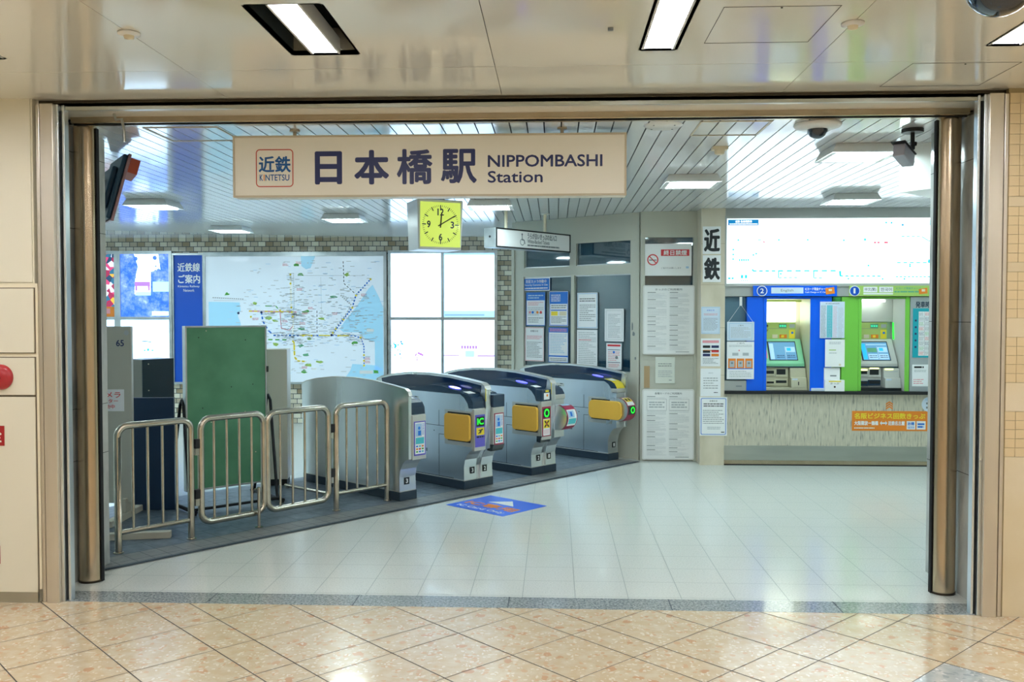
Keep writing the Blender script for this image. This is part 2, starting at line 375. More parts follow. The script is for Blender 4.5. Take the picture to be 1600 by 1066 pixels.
# passage ceiling: panels with recessed troughs
LX=[-5.4,-3.93,-2.60,-1.035,.455,1.96,3.45,4.95]
troughs=[]
for x in LX:
    w=.148 if x==-1.035 else .076
    for yy in (3.46,1.0,-1.5,-3.9): troughs.append((x-w,x+w,yy,yy+.67))
mb=MB()
px_=[-8,-6.21,-4.73,-3.25,-1.778,-.285,1.197,2.68,4.16,6]; py_=[-5,-.1,2.1,4.37,4.93]
for i in range(len(px_)-1):
    for j in range(len(py_)-1):
        for r in rects(px_[i]+.0015,px_[i+1]-.0015,py_[j]+.0015,py_[j+1]-.0015,troughs): mb.box(r[0],r[1],r[2],r[3],ZC,ZC+.02,'outer_ceiling')
for h in troughs:  # trough housings
    a,b,c,d=h; dk='recess_dark' if b-a>.2 else 'white_plastic'; mb.box(a-.01,a,c,d,ZC,ZC+.12,dk); mb.box(b,b+.01,c,d,ZC,ZC+.12,dk); mb.box(a,b,c-.01,c,ZC,ZC+.12,dk); mb.box(a,b,d,d+.01,ZC,ZC+.12,'recess_grey')
mb.box(XL,XR,-5,4.95,ZC+.125,ZC+.15,'gap_dark')
struct(mb,'ceiling')
for i,h in enumerate(troughs):
    a,b,c,d=h; xm=(a+b)/2; near=abs(c-3.46)<.1
    where={0:'far left beyond the cream cabinet',1:'left of the cream cabinet',2:'over the cream cabinet at the left picture edge',3:'with dark open side slots, left of centre',4:'filled with glare, right of centre',5:'at the right picture edge beside the chrome dome',6:'right of the chrome dome',7:'far right of the passage'}[i//4]
    if near: lb='recessed passage ceiling light '+where
    else: lb='recessed passage ceiling light behind the viewer'
    if not near and abs(xm)>4: pass
    t=thing('recessed_ceiling_light',lb,'ceiling light',(xm,(c+d)/2,ZC+.02),group='passage ceiling lights' )
    m=MB(); w=.066 if b-a>.2 else (b-a)/2-.004; hl=(d-c)/2-.004
    m.box(-w+.01,w-.01,-hl,hl,-.012,.0,'outer_diffuser'); m.build('diffuser',t)
    m=MB(); m.box(-w,-w+.01,-hl,hl,-.018,.05,'white_plastic'); m.box(w-.01,w,-hl,hl,-.018,.05,'white_plastic'); m.box(-w+.01,w-.01,-hl,hl,.002,.05,'white_plastic')
    m.build('housing',t)
# shell of the passage
mb=MB(); mb.box(XL,XR,-5.15,-5,0,ZC,'cream_panel'); struct(mb,'wall_back')
mb=MB(); mb.box(XL-.15,XL,-5.15,YB+.2,BASE,2.95,'cream_panel'); mb.box(XL,XL+.02,5.4,YB,0,ZI,'white_plate'); struct(mb,'wall_left')
mb=MB(); mb.box(XR,XR+.15,-5.15,YB+.2,BASE,2.95,'cream_panel'); struct(mb,'wall_right')
# header over the opening
mb=MB(); mb.box(XL,XR,4.94,5.27,2.735,2.95,'outer_ceiling'); mb.box(-2.833,2.354,4.94,4.96,2.715,2.765,'kick_steel'); mb.box(-2.833,2.354,4.935,4.94,2.752,2.768,'rail_dark')
struct(mb,'trim_1')
mb=MB(); mb.box(-2.8,2.29,5.20,5.30,2.70,2.736,'bronze_steel'); mb.box(-2.8,2.29,5.235,5.245,2.694,2.70,'gap_dark'); mb.box(-2.8,2.29,4.965,5.0,2.73,2.736,'gap_dark')
struct(mb,'trim_2',.003)
# front walls (inside faces are the marble reveals)
mb=MB(); mb.box(XL,-2.875,4.96,5.33,0,2.735,'reveal_marble'); mb.box(-2.875,-2.845,4.98,5.69,0,2.698,'reveal_marble')
for z in (.72,1.03,2.1,2.55): mb.box(-2.8451,-2.8444,4.98,5.69,z,z+.003,'gap_dark')
struct(mb,'wall_front_left')
mb=MB(); mb.box(2.335,XR,4.96,5.33,0,2.735,'reveal_marble'); mb.box(2.300,2.335,4.98,5.75,0,2.698,'reveal_marble')
for z in (.70,1.55,2.45): mb.box(2.2994,2.3001,5.03,5.75,z,z+.003,'gap_dark')
struct(mb,'wall_front_right')
# steel jambs (moulded channels)
def jamb(sg,name,xo):
    mb=MB(); P=[(0,.020,4.90,4.96,'jamb_steel'),(.020,.031,4.922,4.96,'bronze_steel'),(.031,.104,4.885,4.96,'jamb_steel'),(.104,.121,4.91,4.96,'satin_steel'),(.121,.131,4.945,4.96,'gap_dark'),(.131,.145,4.93,4.975,'satin_steel')]
    for a,b,c,d,m in P:
        if sg<0: a,b=-b,-a
        mb.box(xo+a,xo+b,c,d,.0,2.742,m)
    struct(mb,name,.003)
jamb(1,'trim_3',-2.833); jamb(-1,'trim_4',2.354)
# left cream wall + skirting
mb=MB(); mb.box(XL,-2.851,4.90,4.96,.0,ZC,'cream_panel'); mb.box(XL,-2.86,4.893,4.90,1.772,ZC,'cream_panel'); struct(mb,'wall_passage_left')
mb=MB(); mb.box(XL,-2.851,4.885,4.90,0,.07,'kick_steel'); struct(mb,'baseboard_left')
# right tiled wall
mb=MB(); mb.box(2.355,XR,4.905,4.96,0,ZC,'tile_grout')
FR=Frame((0,4.9,0),(1,0,0)); zz=lambda y: FR.hit(1590,y)[1]
def tiles(za,zb):
    n=max(1,round((zb-za)/.0525)); h=(zb-za)/n
    for i in range(n):
        for j in range(11):
            x=2.358+j*.0535; mb.box(x,x+.0515,4.8975,4.906,za+i*h+.001,za+(i+1)*h-.001,'tile_beige')
def slab(za,zb): mb.box(2.358,3.2,4.897,4.906,za+.001,zb-.001,'beige_marble')
ys=[(145,307,1),(307,323,0),(323,410,1),(410,425,0),(425,497,1),(497,527,0),(527,598,1),(598,643,0),(643,714,1),(714,966,0)]
for a,b,k_ in ys:
    (tiles if k_ else slab)(max(zz(b),0),min(zz(a),ZC))
struct(mb,'wall_passage_right')
# round columns standing inside the jambs
for x,lb in ((-2.772,'bronze-toned round steel column inside the left jamb'),(2.222,'bronze-toned round steel column inside the right jamb')):
    t=thing('steel_column',lb,'column',(x,5.315,0)); sg=1 if x<0 else -1
    m=MB(); m.cyl((0,0,.0),(0,0,2.70),.066,'bronze_steel',40,caps=False); m.build('shaft',t)
    m=MB(); m.cyl((0,0,.0),(0,0,.012),.070,'bronze_dark',40); m.build('base_ring',t)
    m=MB(); m.box(*((.0665,.074) if sg>0 else (-.074,-.0665)),-.015,.015,.0,2.69,'gap_dark')
    m.build('guide_rail',t)
# inner ceiling: slats running into the room, then a plain plate
mb=MB(); n=0; x=XL
holes=[]
while x<XR:
    mb.box(x,min(x+.0925,XR),5.30,11.02,ZI,ZI+.012,'slat_white'); x+=.1005
mb.box(XL,XR,11.02,YB+.2,ZI,ZI+.012,'slat_white'); mb.box(XL,XR,5.27,YB+.2,ZI+.03,ZI+.05,'slat_gap')
struct(mb,'ceiling_concourse')
# dropped casing at the right
mb=MB(); mb.prism([(2.27,6.18),(2.93,5.40),(5.9,5.40),(5.9,7.46),(3.6,7.46)],2.40,2.699,'white_plate','z'); struct(mb,'ceiling_casing')
# back wall
mb=MB(); mb.box(XL,-.1,YB,YB+.15,0,ZI,'wall_brick'); mb.box(-.1,XR,YB,YB+.15,0,ZI,'plaster_beige'); mb.box(XL,-.83,YB-.04,YB-.001,2.455,2.475,'plinth_navy'); struct(mb,'wall_rear')
# angled office wall
PA=Vector((.925,10.02,0)); PB=Vector((-.515,11.11,0)); FA=Frame(PB,PA-PB); LA=(PA-PB).length
W1=FA.box(819,375,890,418); W2=FA.box(900,371,985,414); W3=FA.box(818,432,892,574); W4=FA.box(897,429,985,581)
mb=MB()
for a,b,c,d in rects(0,LA,0,ZI,[(w[0],w[2],w[1],w[3]) for w in (W1,W2,W3,W4)]): mb.box(a,b,c,d,-.12,0,'frame_beige')
mb.box(0,LA,2.40,ZI-.001,0,.006,'plaster_beige')
# peeling paint patches by the corner post
for px,py,w_,h_ in ((988,510,.022,.09),(998,508,.03,.13),(990,522,.03,.05),(993,560,.02,.03),(999,498,.015,.05)):
    a,b=FA.hit(px,py); mb.poly([(a+w_*.6*math.cos(q)*rnd.uniform(.6,1.2),b+h_*.6*math.sin(q)*rnd.uniform(.6,1.2)) for q in [i*.7 for i in range(9)]],.0012,'peeled_grey')
mb.box(0,.04,.0,2.40,0,.02,'frame_beige'); mb.box(LA-.03,LA,.0,ZI-.002,0,.02,'frame_beige')
mb.T=Matrix.Identity(4)
struct(mb,'wall_office',M=FA.M)
for i,(w,mt) in enumerate(((W1,'dark_upper'),(W2,'dark_upper'),(W3,'dark_blind'),(W4,'dark_blind'))):
    e=thing('window_%d'%(i+1),None,None,kind='structure',M=FA.M)
    m=MB(); m.box(w[0],w[2],w[1],w[3],-.06,-.05,mt); m.build('blind',e)
    m=MB(); m.box(w[0],w[2],w[1],w[3],-.035,-.030,'clear_pane'); m.build('pane',e)
    m=MB(); s_=.012
    for a,b,c,d in rects(w[0],w[2],w[1],w[3],[(w[0]+s_,w[2]-s_,w[1]+s_,w[3]-s_)]): m.box(a,b,c,d,-.045,-.02,'alu_frame')
    m.build('window_frame',e)
mb=MB(); mb.box(-.515,-.43,11.20,YB,0,ZI,'plaster_beige'); struct(mb,'wall_office_side')
# notice-board wall between office and pillar
FN=Frame((0,9.97,0),(1,0,0)); WN=FN.box(1008,368,1083,446)
mb=MB()
for a,b,c,d in rects(.925,1.53,0,ZI,[(WN[0],WN[2],WN[1],WN[3])]): mb.box(a,b,c,d,-.1,0,'frame_beige')
mb.box(.925,1.53,2.42,ZI-.001,0,.008,'plaster_beige'); mb.box(.925,.965,0,2.42,0,.018,'frame_beige'); mb.box(1.495,1.53,0,2.42,0,.018,'frame_beige'); mb.box(.965,1.495,1.02,1.09,0,.01,'frame_beige')
struct(mb,'wall_notice',M=FN.M)
e=thing('window_5',None,None,kind='structure',M=FN.M)
m=MB(); m.box(WN[0],WN[2],WN[1],WN[3],-.09,-.08,'dark_upper'); m.build('blind',e)
m=MB(); m.box(WN[0],WN[2],WN[1],WN[3],-.03,-.026,'clear_pane'); m.build('pane',e)
# marble pillar
mb=MB(); mb.box(1.53,1.782,9.70,10.05,0,ZI,'pillar_marble')
for z in (.45,.95,1.45,1.9,2.33): mb.box(1.53,1.782,9.6992,9.701,z,z+.003,'tile_grout')
struct(mb,'wall_pillar',.004)
# ticket wall
FT=Frame((0,YT,0),(1,0,0)); zl=FT.hit(1300,616)[1]; zk0=FT.hit(1300,720)[1]; zk1=FT.hit(1300,697)[1]; zt=FT.hit(1300,463)[1]
mb=MB(); mb.box(1.782,XR,0,zl,-.6,0,'travertine'); struct(mb,'wall_ticket_lower',M=FT.M)
mb=MB(); mb.box(1.782,XR,zk0,zk1,0,.012,'kick_steel'); mb.box(1.782,XR,0,zk0,-.0,.006,'bronze_steel'); mb.box(1.782,XR,.0,.012,.006,.014,'gap_dark'); struct(mb,'baseboard_ticket',.002,FT.M)
mb=MB(); mb.box(1.782,XR,zt,ZI,-.6,0,'grey_metal_paint'); mb.box(1.782,XR,zl,zt,-.75,-.6,'gap_dark'); struct(mb,'wall_ticket_upper',M=FT.M)
mb=MB(); mb.box(1.782,XR,zl,zl+.032,-.6,.05,'black_matt'); struct(mb,'trim_5',.003,FT.M)
ZL=zl+.033
# ------------------------------------------------------------------ flat things on planes
def flat(name,label,cat,fr,pb,d=.0,th=.002,m='paper',draw=None,group=None,parent=None,bevel=0.,tilt=0.):
    x0,y0,x1,y1=fr.box(*pb,d); w,h=x1-x0,y1-y0
    mb=MB(); mb.box(0,w,0,h,0,th,m)
    if draw: draw(mb,w,h,th+.0012)
    M=fr.M@Matrix.Translation((x0,y0,d+.0008))@Matrix.Rotation(tilt,4,'Z')
    return mb.build(name,parent=parent,M=M,label=label,cat=cat,group=group,bevel=bevel)
def border(mb,w,h,z,m,i=.01,t=.006):
    for a,b,c,d in rects(i,w-i,i,h-i,[(i+t,w-i-t,i+t,h-i-t)]): mb.quad(a,c,b,d,z,m)
# --- hanging station sign
zs0=ony(700,307,5.42).z; zs1=ony(700,209.5,5.42).z; xs0=ony(364,255,5.42).x; xs1=ony(979,255,5.42).x
SW,SH=xs1-xs0,zs1-zs0
t=thing('station_sign','wide cream hanging sign naming the station in navy letters','sign',M=Frame((xs0,5.42,zs0),(1,0,0)).M)
m=MB(); m.box(0,SW,0,SH,-.11,-.004,'sign_cream'); m.build('casing',t,bevel=.004)
m=MB()
for a,b,c,d in rects(0,SW,0,SH,[(.012,SW-.012,.012,SH-.012)]): m.box(a,b,c,d,-.004,.004,'sign_frame')
m.build('frame',t,bevel=.001)
m=MB(); m.box(.012,SW-.012,.012,SH-.012,-.004,.0,'sign_cream')
sx=lambda px:(px-364)/615*SW; sy=lambda py:(307.5-py)/98*SH
m.text('日',sx(494),sy(287.5),sx(537),sy(235),.0015,'sign_navy',.028)
m.text('本',sx(556),sy(288),sx(611),sy(233.5),.0015,'sign_navy',.028)
m.text('橋',sx(623),sy(288),sx(679),sy(232.5),.0015,'sign_navy',.02)
m.text('駅',sx(692),sy(287),sx(748),sy(233),.0015,'sign_navy',.02)
m.text('NIPPOMBASHI',sx(765),sy(262),sx(942),sy(243),.0015,'sign_navy',.02)
m.text('Station',sx(765),sy(286.5),sx(850),sy(268),.0015,'sign_navy',.015)
# rounded emblem frame
ex0,ex1,ey0,ey1=sx(400.5),sx(460),sy(291),sy(231)
def rr(x0,x1,y0,y1,r,n=6):
    P=[]
    for cx,cy,a0 in ((x1-r,y1-r,0),(x0+r,y1-r,90),(x0+r,y0+r,180),(x1-r,y0+r,270)):
        for i in range(n+1):
            a=R(a0+90*i/n); P.append((cx+r*math.cos(a),cy+r*math.sin(a)))
    return P
o_=rr(ex0,ex1,ey0,ey1,.024); i_=rr(ex0+.006,ex1-.006,ey0+.006,ey1-.006,.018); n=len(o_)
m.add([(a,b,.0012) for a,b in o_+i_],[(i,(i+1)%n,n+(i+1)%n,n+i) for i in range(n)],'sign_red')
m.text('近鉄',sx(405),sy(268),sx(456),sy(242),.0015,'kintetsu_blue',.02)
m.text('K',sx(406.5),sy(281),sx(411.5),sy(271),.0015,'kintetsu_blue',.015); m.text('I',sx(412.8),sy(281),sx(414.2),sy(271),.0015,'orange_print',.02); m.text('NTETSU',sx(415.5),sy(281),sx(453.5),sy(271),.0015,'kintetsu_blue',.012)
m.build('face_panel',t)
for px in (459,880):
    m=MB(); x=(px-364)/615*SW; m.cyl((x,SH-.001,-.05),(x,ZI-zs0,-.05),.011,'sign_frame',12); m.cyl((x,ZI-zs0-.008,-.05),(x,ZI-zs0-.0005,-.05),.03,'sign_frame',16); m.build('hanging_rod',t)
# --- clock
t=thing('station_clock','square ceiling clock with glowing lime face showing ten past twelve','clock',M=Matrix.Translation((-1.165,8.80,2.205))@Matrix.Rotation(R(27),4,'Z'))
S_=.45
m=MB(); pts=lambda w,y,z:[(-w,y,z),(w,y,z)]
w0,w1=.225,.20
vs=[(-w1,-.15,0),(w1,-.15,0),(w1,.15,0),(-w1,.15,0),(-w0,-.16,.45),(w0,-.16,.45),(w0,.16,.45),(-w0,.16,.45)]
vs=[(-.215,-.175,0),(.215,-.175,0),(.20,.175,0),(-.20,.175,0),(-.23,-.185,.47),(.23,-.185,.47),(.215,.185,.47),(-.215,.185,.47)]
m.add(vs,[(3,2,1,0),(4,5,6,7),(0,1,5,4),(2,3,7,6),(3,0,4,7),(1,2,6,5)],'white_plastic'); m.build('housing',t,bevel=.008)
M_=Matrix.Translation((0,-.1805,.235))@Matrix.Rotation(R(90)+math.atan(.01/.47),4,'X')
m=MB(); m.box(-.20,.20,-.21,.21,.0,.006,'clock_face')
for i in range(60):
    a=R(6*i); r0=.165 if i%5 else .145; r1=.183
    m.strip((r0*math.sin(a),r0*math.cos(a)),(r1*math.sin(a),r1*math.cos(a)),.0035 if i%5 else .010,.0075,'dark_cover')
for tx,cx,cy in (('12',0,.118),('3',.118,0),('6',0,-.118),('9',-.118,0)):
    m.text(tx,cx-(.032 if tx=='12' else .018),cy-.033,cx+(.032 if tx=='12' else .018),cy+.033,.0078,'dark_cover',.03)
f_=m.build('dial',t,M=M_)
for nm,ang,L_,w_ in (('hour_hand',5,.115,.013),('minute_hand',59,.165,.010)):
    m=MB(); a=R(ang); d=(math.sin(a),math.cos(a)); m.strip((-d[0]*.03,-d[1]*.03),(d[0]*L_,d[1]*L_),w_,0,'black_print'); m.disc(0,0,.009,.0005,'black_print',16); m.build(nm,f_,M=Matrix.Translation((0,0,.010 if nm[0]=='h' else .012)))
m=MB(); m.box(-.12,.12,-.08,.08,.4705,.4845,'black_matt'); m.build('mounting_plate',t)
# --- white-backed ticket sign
pA=Vector((-.62,9.13,0)); pB=Vector((.22,10.0,0))
q0=onz(775,369,0); r=ray(775,369); 
def at_depth(px,py,Y): return ony(px,py,Y)
a_=ony(775,369,9.40); b_=ony(891,381,10.35)
FS=Frame((a_.x,a_.y,0),(b_.x-a_.x,b_.y-a_.y,0)); LS=math.hypot(b_.x-a_.x,b_.y-a_.y)
z0s=ony(775,386,9.40).z; z1s=ony(775,355,9.40).z; HS=z1s-z0s
t=thing('ticket_exit_sign','hanging white strip sign with wheelchair symbol below the ceiling, right of the clock','sign',M=FS.M@Matrix.Translation((0,z0s,0)))
m=MB(); m.box(0,LS,0,HS,-.17,-.004,'alu_frame'); m.build('casing',t,bevel=.003)
m=MB(); m.box(.014,LS-.014,.014,HS-.014,-.004,.0,'board_white')
m.text('うらが白いきっぷの出入口',LS*.40,HS*.56,LS*.80,HS*.88,.0015,'grey_print',.02); m.text('White-Backed Tickets',LS*.40,HS*.33,LS*.70,HS*.53,.0015,'grey_print',.015)
m.greek(LS*.40,HS*.17,LS*.84,HS*.27,1,.0015,'grey_print',.8,0,3)
m.T=m.T@Matrix.Translation((LS*.33-.165,0,0)); m.disc(.165,HS*.76,.012,.0015,'grey_print',14); m.strip((.165,HS*.7),(.168,HS*.45),.011,.0015,'grey_print'); m.strip((.165,HS*.47),(.20,HS*.47),.010,.0016,'grey_print'); m.strip((.198,HS*.48),(.212,HS*.27),.010,.0017,'grey_print'); m.disc(.168,HS*.36,.036,.0014,'grey_print',20,rin=.028)
m.build('face_panel',t)
m=MB()
for a,b,c,d in rects(0,LS,0,HS,[(.014,LS-.014,.014,HS-.014)]): m.box(a,b,c,d,-.004,.006,'black_matt')
m.build('frame',t)
m=MB(); m.cyl((-.001,HS*.55,-.085),(-.006,HS*.55,-.085),.012,'black_matt',14); m.build('end_screw',t)
for u_ in (.2,.72):
    m=MB(); m.cyl((LS*u_,HS,-.085),(LS*u_,ZI-z0s-.001,-.085),.017,'smoke_ivory',14); m.cyl((LS*u_,ZI-z0s-.01,-.085),(LS*u_,ZI-z0s-.0005,-.085),.05,'white_plate',18); m.build('hanging_rod',t)
# ------------------------------------------------------------------ ceiling fixtures in the concourse
def fixture(x,y,label,w=.44,l=.42,rz=0,far=False):
    t=thing('surface_ceiling_light',label,'ceiling light',(x+w/2,y+l/2,ZI-.0),rz,'square ceiling lights in the concourse')
    m=MB(); b=.03; w_,l_=w/2,l/2
    vs=[(-w_,-l_,-.065),(w_,-l_,-.065),(w_,l_,-.065),(-w_,l_,-.065),(-w_+b,-l_+b,-.001),(w_-b,-l_+b,-.001),(w_-b,l_-b,-.001),(-w_+b,l_-b,-.001)]
    m.add(vs,[(4,5,6,7),(0,1,5,4),(2,3,7,6),(3,0,4,7),(1,2,6,5)],'white_plastic')
    for a,c,d,e in rects(-w_,w_,-l_,l_,[(-w_+.04,w_-.04,-l_+.04,l_-.04)]): m.quad(a,d,c,e,-.0655,'white_plastic')
    m.build('housing',t)
    m=MB(); m.box(-w_+.04,w_-.04,-l_+.04,l_-.04,-.0648,-.060,'diffuser'); m.build('diffuser',t)
fixture(-4.14,8.6,'square white ceiling light behind the tilted monitor')
fixture(-4.32,11.25,'square white ceiling light above the blue railway panel')
fixture(-2.57,9.96,'square white ceiling light above the route map, left of the clock')
fixture(-.85,8.80,'square white ceiling light just right of the clock')
fixture(.87,7.28,'square white ceiling light below the round smoke detector')
fixture(1.78,6.0,'large-looking square ceiling light beside the bracket camera')
fixture(2.53,8.50,'square white ceiling light above the fare map')
for x,y in ((-6.3,8.6),(-6.3,11.2),(-6.0,6.2),(-7.5,7.2),(-7.5,9.9),(4.6,7.3),(4.6,9.0)):  # out of view; those at the far left added to brighten the gate steel
    fixture(x,y,'unseen square white ceiling light behind the front walls')
# ceiling hatches, dome, detectors
for (xa,xb,ya,yb,lb) in ((-2.44,-1.99,5.34,5.77,'flush square access hatch in the slatted ceiling, left'),(.83,1.24,5.32,5.74,'flush square access hatch in the slatted ceiling, near the dome camera')):
    t=thing('access_hatch',lb,'access hatch',((xa+xb)/2,(ya+yb)/2,ZI)); w_,l_=(xb-xa)/2,(yb-ya)/2
    m=MB()
    for a,b,c,d in rects(-w_,w_,-l_,l_,[(-w_+.012,w_-.012,-l_+.012,l_-.012)]): m.box(a,b,c,d,-.004,-.0006,'sign_frame')
    m.build('frame',t)
t=thing('access_hatch','flush rectangular access hatch in the passage ceiling','access hatch',(.865,3.80,ZC)); m=MB()
for a,b,c,d in rects(-.222,.222,-.235,.235,[(-.2195,.2195,-.2325,.2325)]): m.box(a,b,c,d,-.0012,-.0003,'grout_dark')
m.build('frame',t); m=MB(); m.cyl((0,-.22,-.003),(0,-.22,-.0004),.004,'bronze_dark',10); m.build('latch',t)
t=thing('access_hatch','flush access hatch in the passage ceiling by the right wall','access hatch',(1.92,4.62,ZC)); m=MB()
for a,b,c,d in rects(-.25,.25,-.22,.22,[(-.2475,.2475,-.2175,.2175)]): m.box(a,b,c,d,-.0012,-.0003,'grout_dark')
m.build('frame',t); m=MB(); m.cyl((0,-.2,-.003),(0,-.2,-.0004),.004,'bronze_dark',10); m.build('latch',t)
t=thing('dome_camera','round white ceiling dome camera with small dark lens dome','security camera',(1.52,5.42,ZI))
m=MB(); m.lathe([(.0,-.034),(.085,-.034),(.125,-.022),(.135,-.008),(.132,-.0008),(0,-.0008)],'white_plastic',36); m.build('rim',t)
m=MB(); m.lathe([(.058,-.032),(.056,-.05),(.042,-.072),(.022,-.084),(0.0005,-.087)],'dome_glass',28); m.build('lens_dome',t)
t=thing('convex_mirror_dome','large shiny dark dome hanging from the passage ceiling at top right','dome camera',(1.52,3.24,ZC))
m=MB(); m.lathe([(.125,-.0008),(.135,-.01),(.135,-.045),(.118,-.05)],'white_plastic',36); m.build('collar',t)
m=MB(); m.lathe([(.112*math.cos(R(a)),-.046-.105*math.sin(R(a))) for a in range(0,90,9)]+[(.0005,-.151)],'dome_glass',36); m.build('dome',t)
for x,y,z,lb in ((1.085,6.14,ZI,'small ivory smoke detector on the slatted ceiling'),(-1.774,3.77,ZC,'small sprinkler head on the passage ceiling, left side'),(1.196,3.78,ZC,'small sprinkler head on the passage ceiling, right side')):
    inner=z==ZI
    t=thing('smoke_detector' if inner else 'sprinkler_head',lb,'smoke detector' if inner else 'sprinkler',(x,y,z)); m=MB()
    if inner: m.box(-.05,.05,-.04,.04,-.02,-.0008,'smoke_ivory')
    else: m.lathe([(0,-.0008),(.045,-.0008),(.045,-.008),(.02,-.014)],'white_plastic',24)
    m.build('base_plate',t); m=MB()
    if inner: m.lathe([(.035,-.02),(.032,-.045),(.018,-.052),(0.0005,-.052)],'smoke_ivory',20)
    else: m.lathe([(.022,-.013),(.019,-.025),(.0005,-.03)],'smoke_ivory',16)
    m.build('sensor_head',t)
t=thing('blanking_plate','flat round white blanking plate on the slatted ceiling','cover plate',(.63,5.42,ZI)); m=MB(); m.lathe([(0.0005,-.012),(.10,-.012),(.115,-.0008)],'white_plate',32); m.build('plate',t)
for a in range(4):
    m=MB(); q=R(45+90*a); m.cyl((.085*math.cos(q),.085*math.sin(q),-.015),(.085*math.cos(q),.085*math.sin(q),-.0121),.005,'grey_print',8); m.build('screw',t)
t=thing('bullet_camera','grey box security camera on a black ceiling bracket','security camera',(2.13,5.60,ZI))
m=MB(); m.cyl((0,0,-.022),(0,0,-.0008),.062,'black_matt',28); m.build('ceiling_plate',t)
m=MB(); m.tube([(0,0,-.02),(0,0,-.075),(.003,0,-.09),(-.002,-.01,-.12)],.012,'black_matt'); m.cyl((-.012,0,-.088),(.022,0,-.088),.012,'black_matt',12); m.build('bracket_arm',t)
m=MB(); m.T=Matrix.Translation((-.055,-.02,-.155))@Matrix.Rotation(R(-38),4,'Z')@Matrix.Rotation(R(-14),4,'X'); m.box(-.035,.035,-.10,.085,-.045,.03,'camera_grey'); m.build('body',t,bevel=.006)
m=MB(); m.T=Matrix.Translation((-.055,-.02,-.155))@Matrix.Rotation(R(-38),4,'Z')@Matrix.Rotation(R(-14),4,'X'); m.box(-.042,.042,-.125,.09,.0305,.036,'black_matt'); m.build('sun_shield',t)
m=MB(); m.T=Matrix.Translation((-.055,-.02,-.155))@Matrix.Rotation(R(-38),4,'Z')@Matrix.Rotation(R(-14),4,'X'); m.cyl((.0,.086,-.005),(.0,.115,-.005),.026,'silver_paint',20); m.build('cable_gland',t)
t=MB(); t.box(-.011,.011,-.007,.007,-.012,-.0008,'grey_print'); t.build('ceiling_clip',M=Matrix.Translation((.226,3.80,ZC)),label='tiny grey clip on the passage ceiling between two lights',cat='clip')
# hanging monitor and strap at the left
M_=Matrix.Translation((-3.01,6.15,2.435))@Matrix.Rotation(R(36),4,'Z')@Matrix.Rotation(R(15),4,'Y')@Matrix.Scale(.86,4)
t=thing('tilted_monitor','dark blue hanging monitor seen edge-on behind the left column','monitor',M=M_)
m=MB(); m.prism([(-.28,-.26),(.28,-.26),(.28,.26),(-.28,.26)],-.045,-.012,'tv_blue'); m.prism([(-.2,-.18),(.2,-.18),(.2,.16),(-.2,.16)],-.085,-.045,'tv_blue'); m.build('back_shell',t,bevel=.012)
m=MB(); m.box(-.0115,.012,-.29,.29,-.27,.27,'tv_bezel'); m.build('bezel',t,bevel=.004)
m=MB(); m.box(.0125,.014,-.26,.26,-.235,.24,'black_gloss'); m.build('screen',t)
m=MB(); m.prism([(-.28,.245),(-.10,.20),(-.10,.10),(-.28,.13)],.0145,.085,'tv_orange'); m.build('side_hood',t)
m=MB(); m.tube([(-.085,0,.05),(-.3,-.05,.03),(-.64,-.1,.0),(-.66,-.1,.10)],.016,'black_matt'); m.build('support_arm',t)
p0=ony(178,165,5.12); p1=ony(190,186,5.12); p2=ony(195,222,5.12)
m=MB(); m.tube([(p0.x,5.12,2.734),(p0.x+.01,5.12,2.70),(p1.x,5.12,p1.z),((p1.x+p2.x)/2+.006,5.12,(p1.z+p2.z)/2),(p2.x,5.12,p2.z)],.008,'tape_white' if 0 else 'kick_steel',10)
m.build('cable_strap',label='short grey cable end dangling from the header at upper left',cat='cable')
# ------------------------------------------------------------------ rear wall displays
FB=Frame((0,YB-.05,0),(1,0,0))
def display_frame(name,label,pb,n=(1,1),cat='display',group=None,mt='alu_frame',t_=.045):
    x0,y0,x1,y1=FB.box(*pb); w,h=x1-x0,y1-y0
    e=thing(name,label,cat,M=FB.M@Matrix.Translation((x0,y0,0)),group=group)
    m=MB(); cells=[]
    cw=(w-t_*(n[0]+1)*1.)/n[0]; chh=(h-t_*(n[1]+1))/n[1]
    for i in range(n[0]):
        for j in range(n[1]): cells.append((t_+i*(cw+t_),t_+i*(cw+t_)+cw,t_+j*(chh+t_),t_+j*(chh+t_)+chh))
    for a,b,c,d in rects(0,w,0,h,cells): m.box(a,b,c,d,-.05,.03,mt)
    m.build('frame',e)
    return e,cells
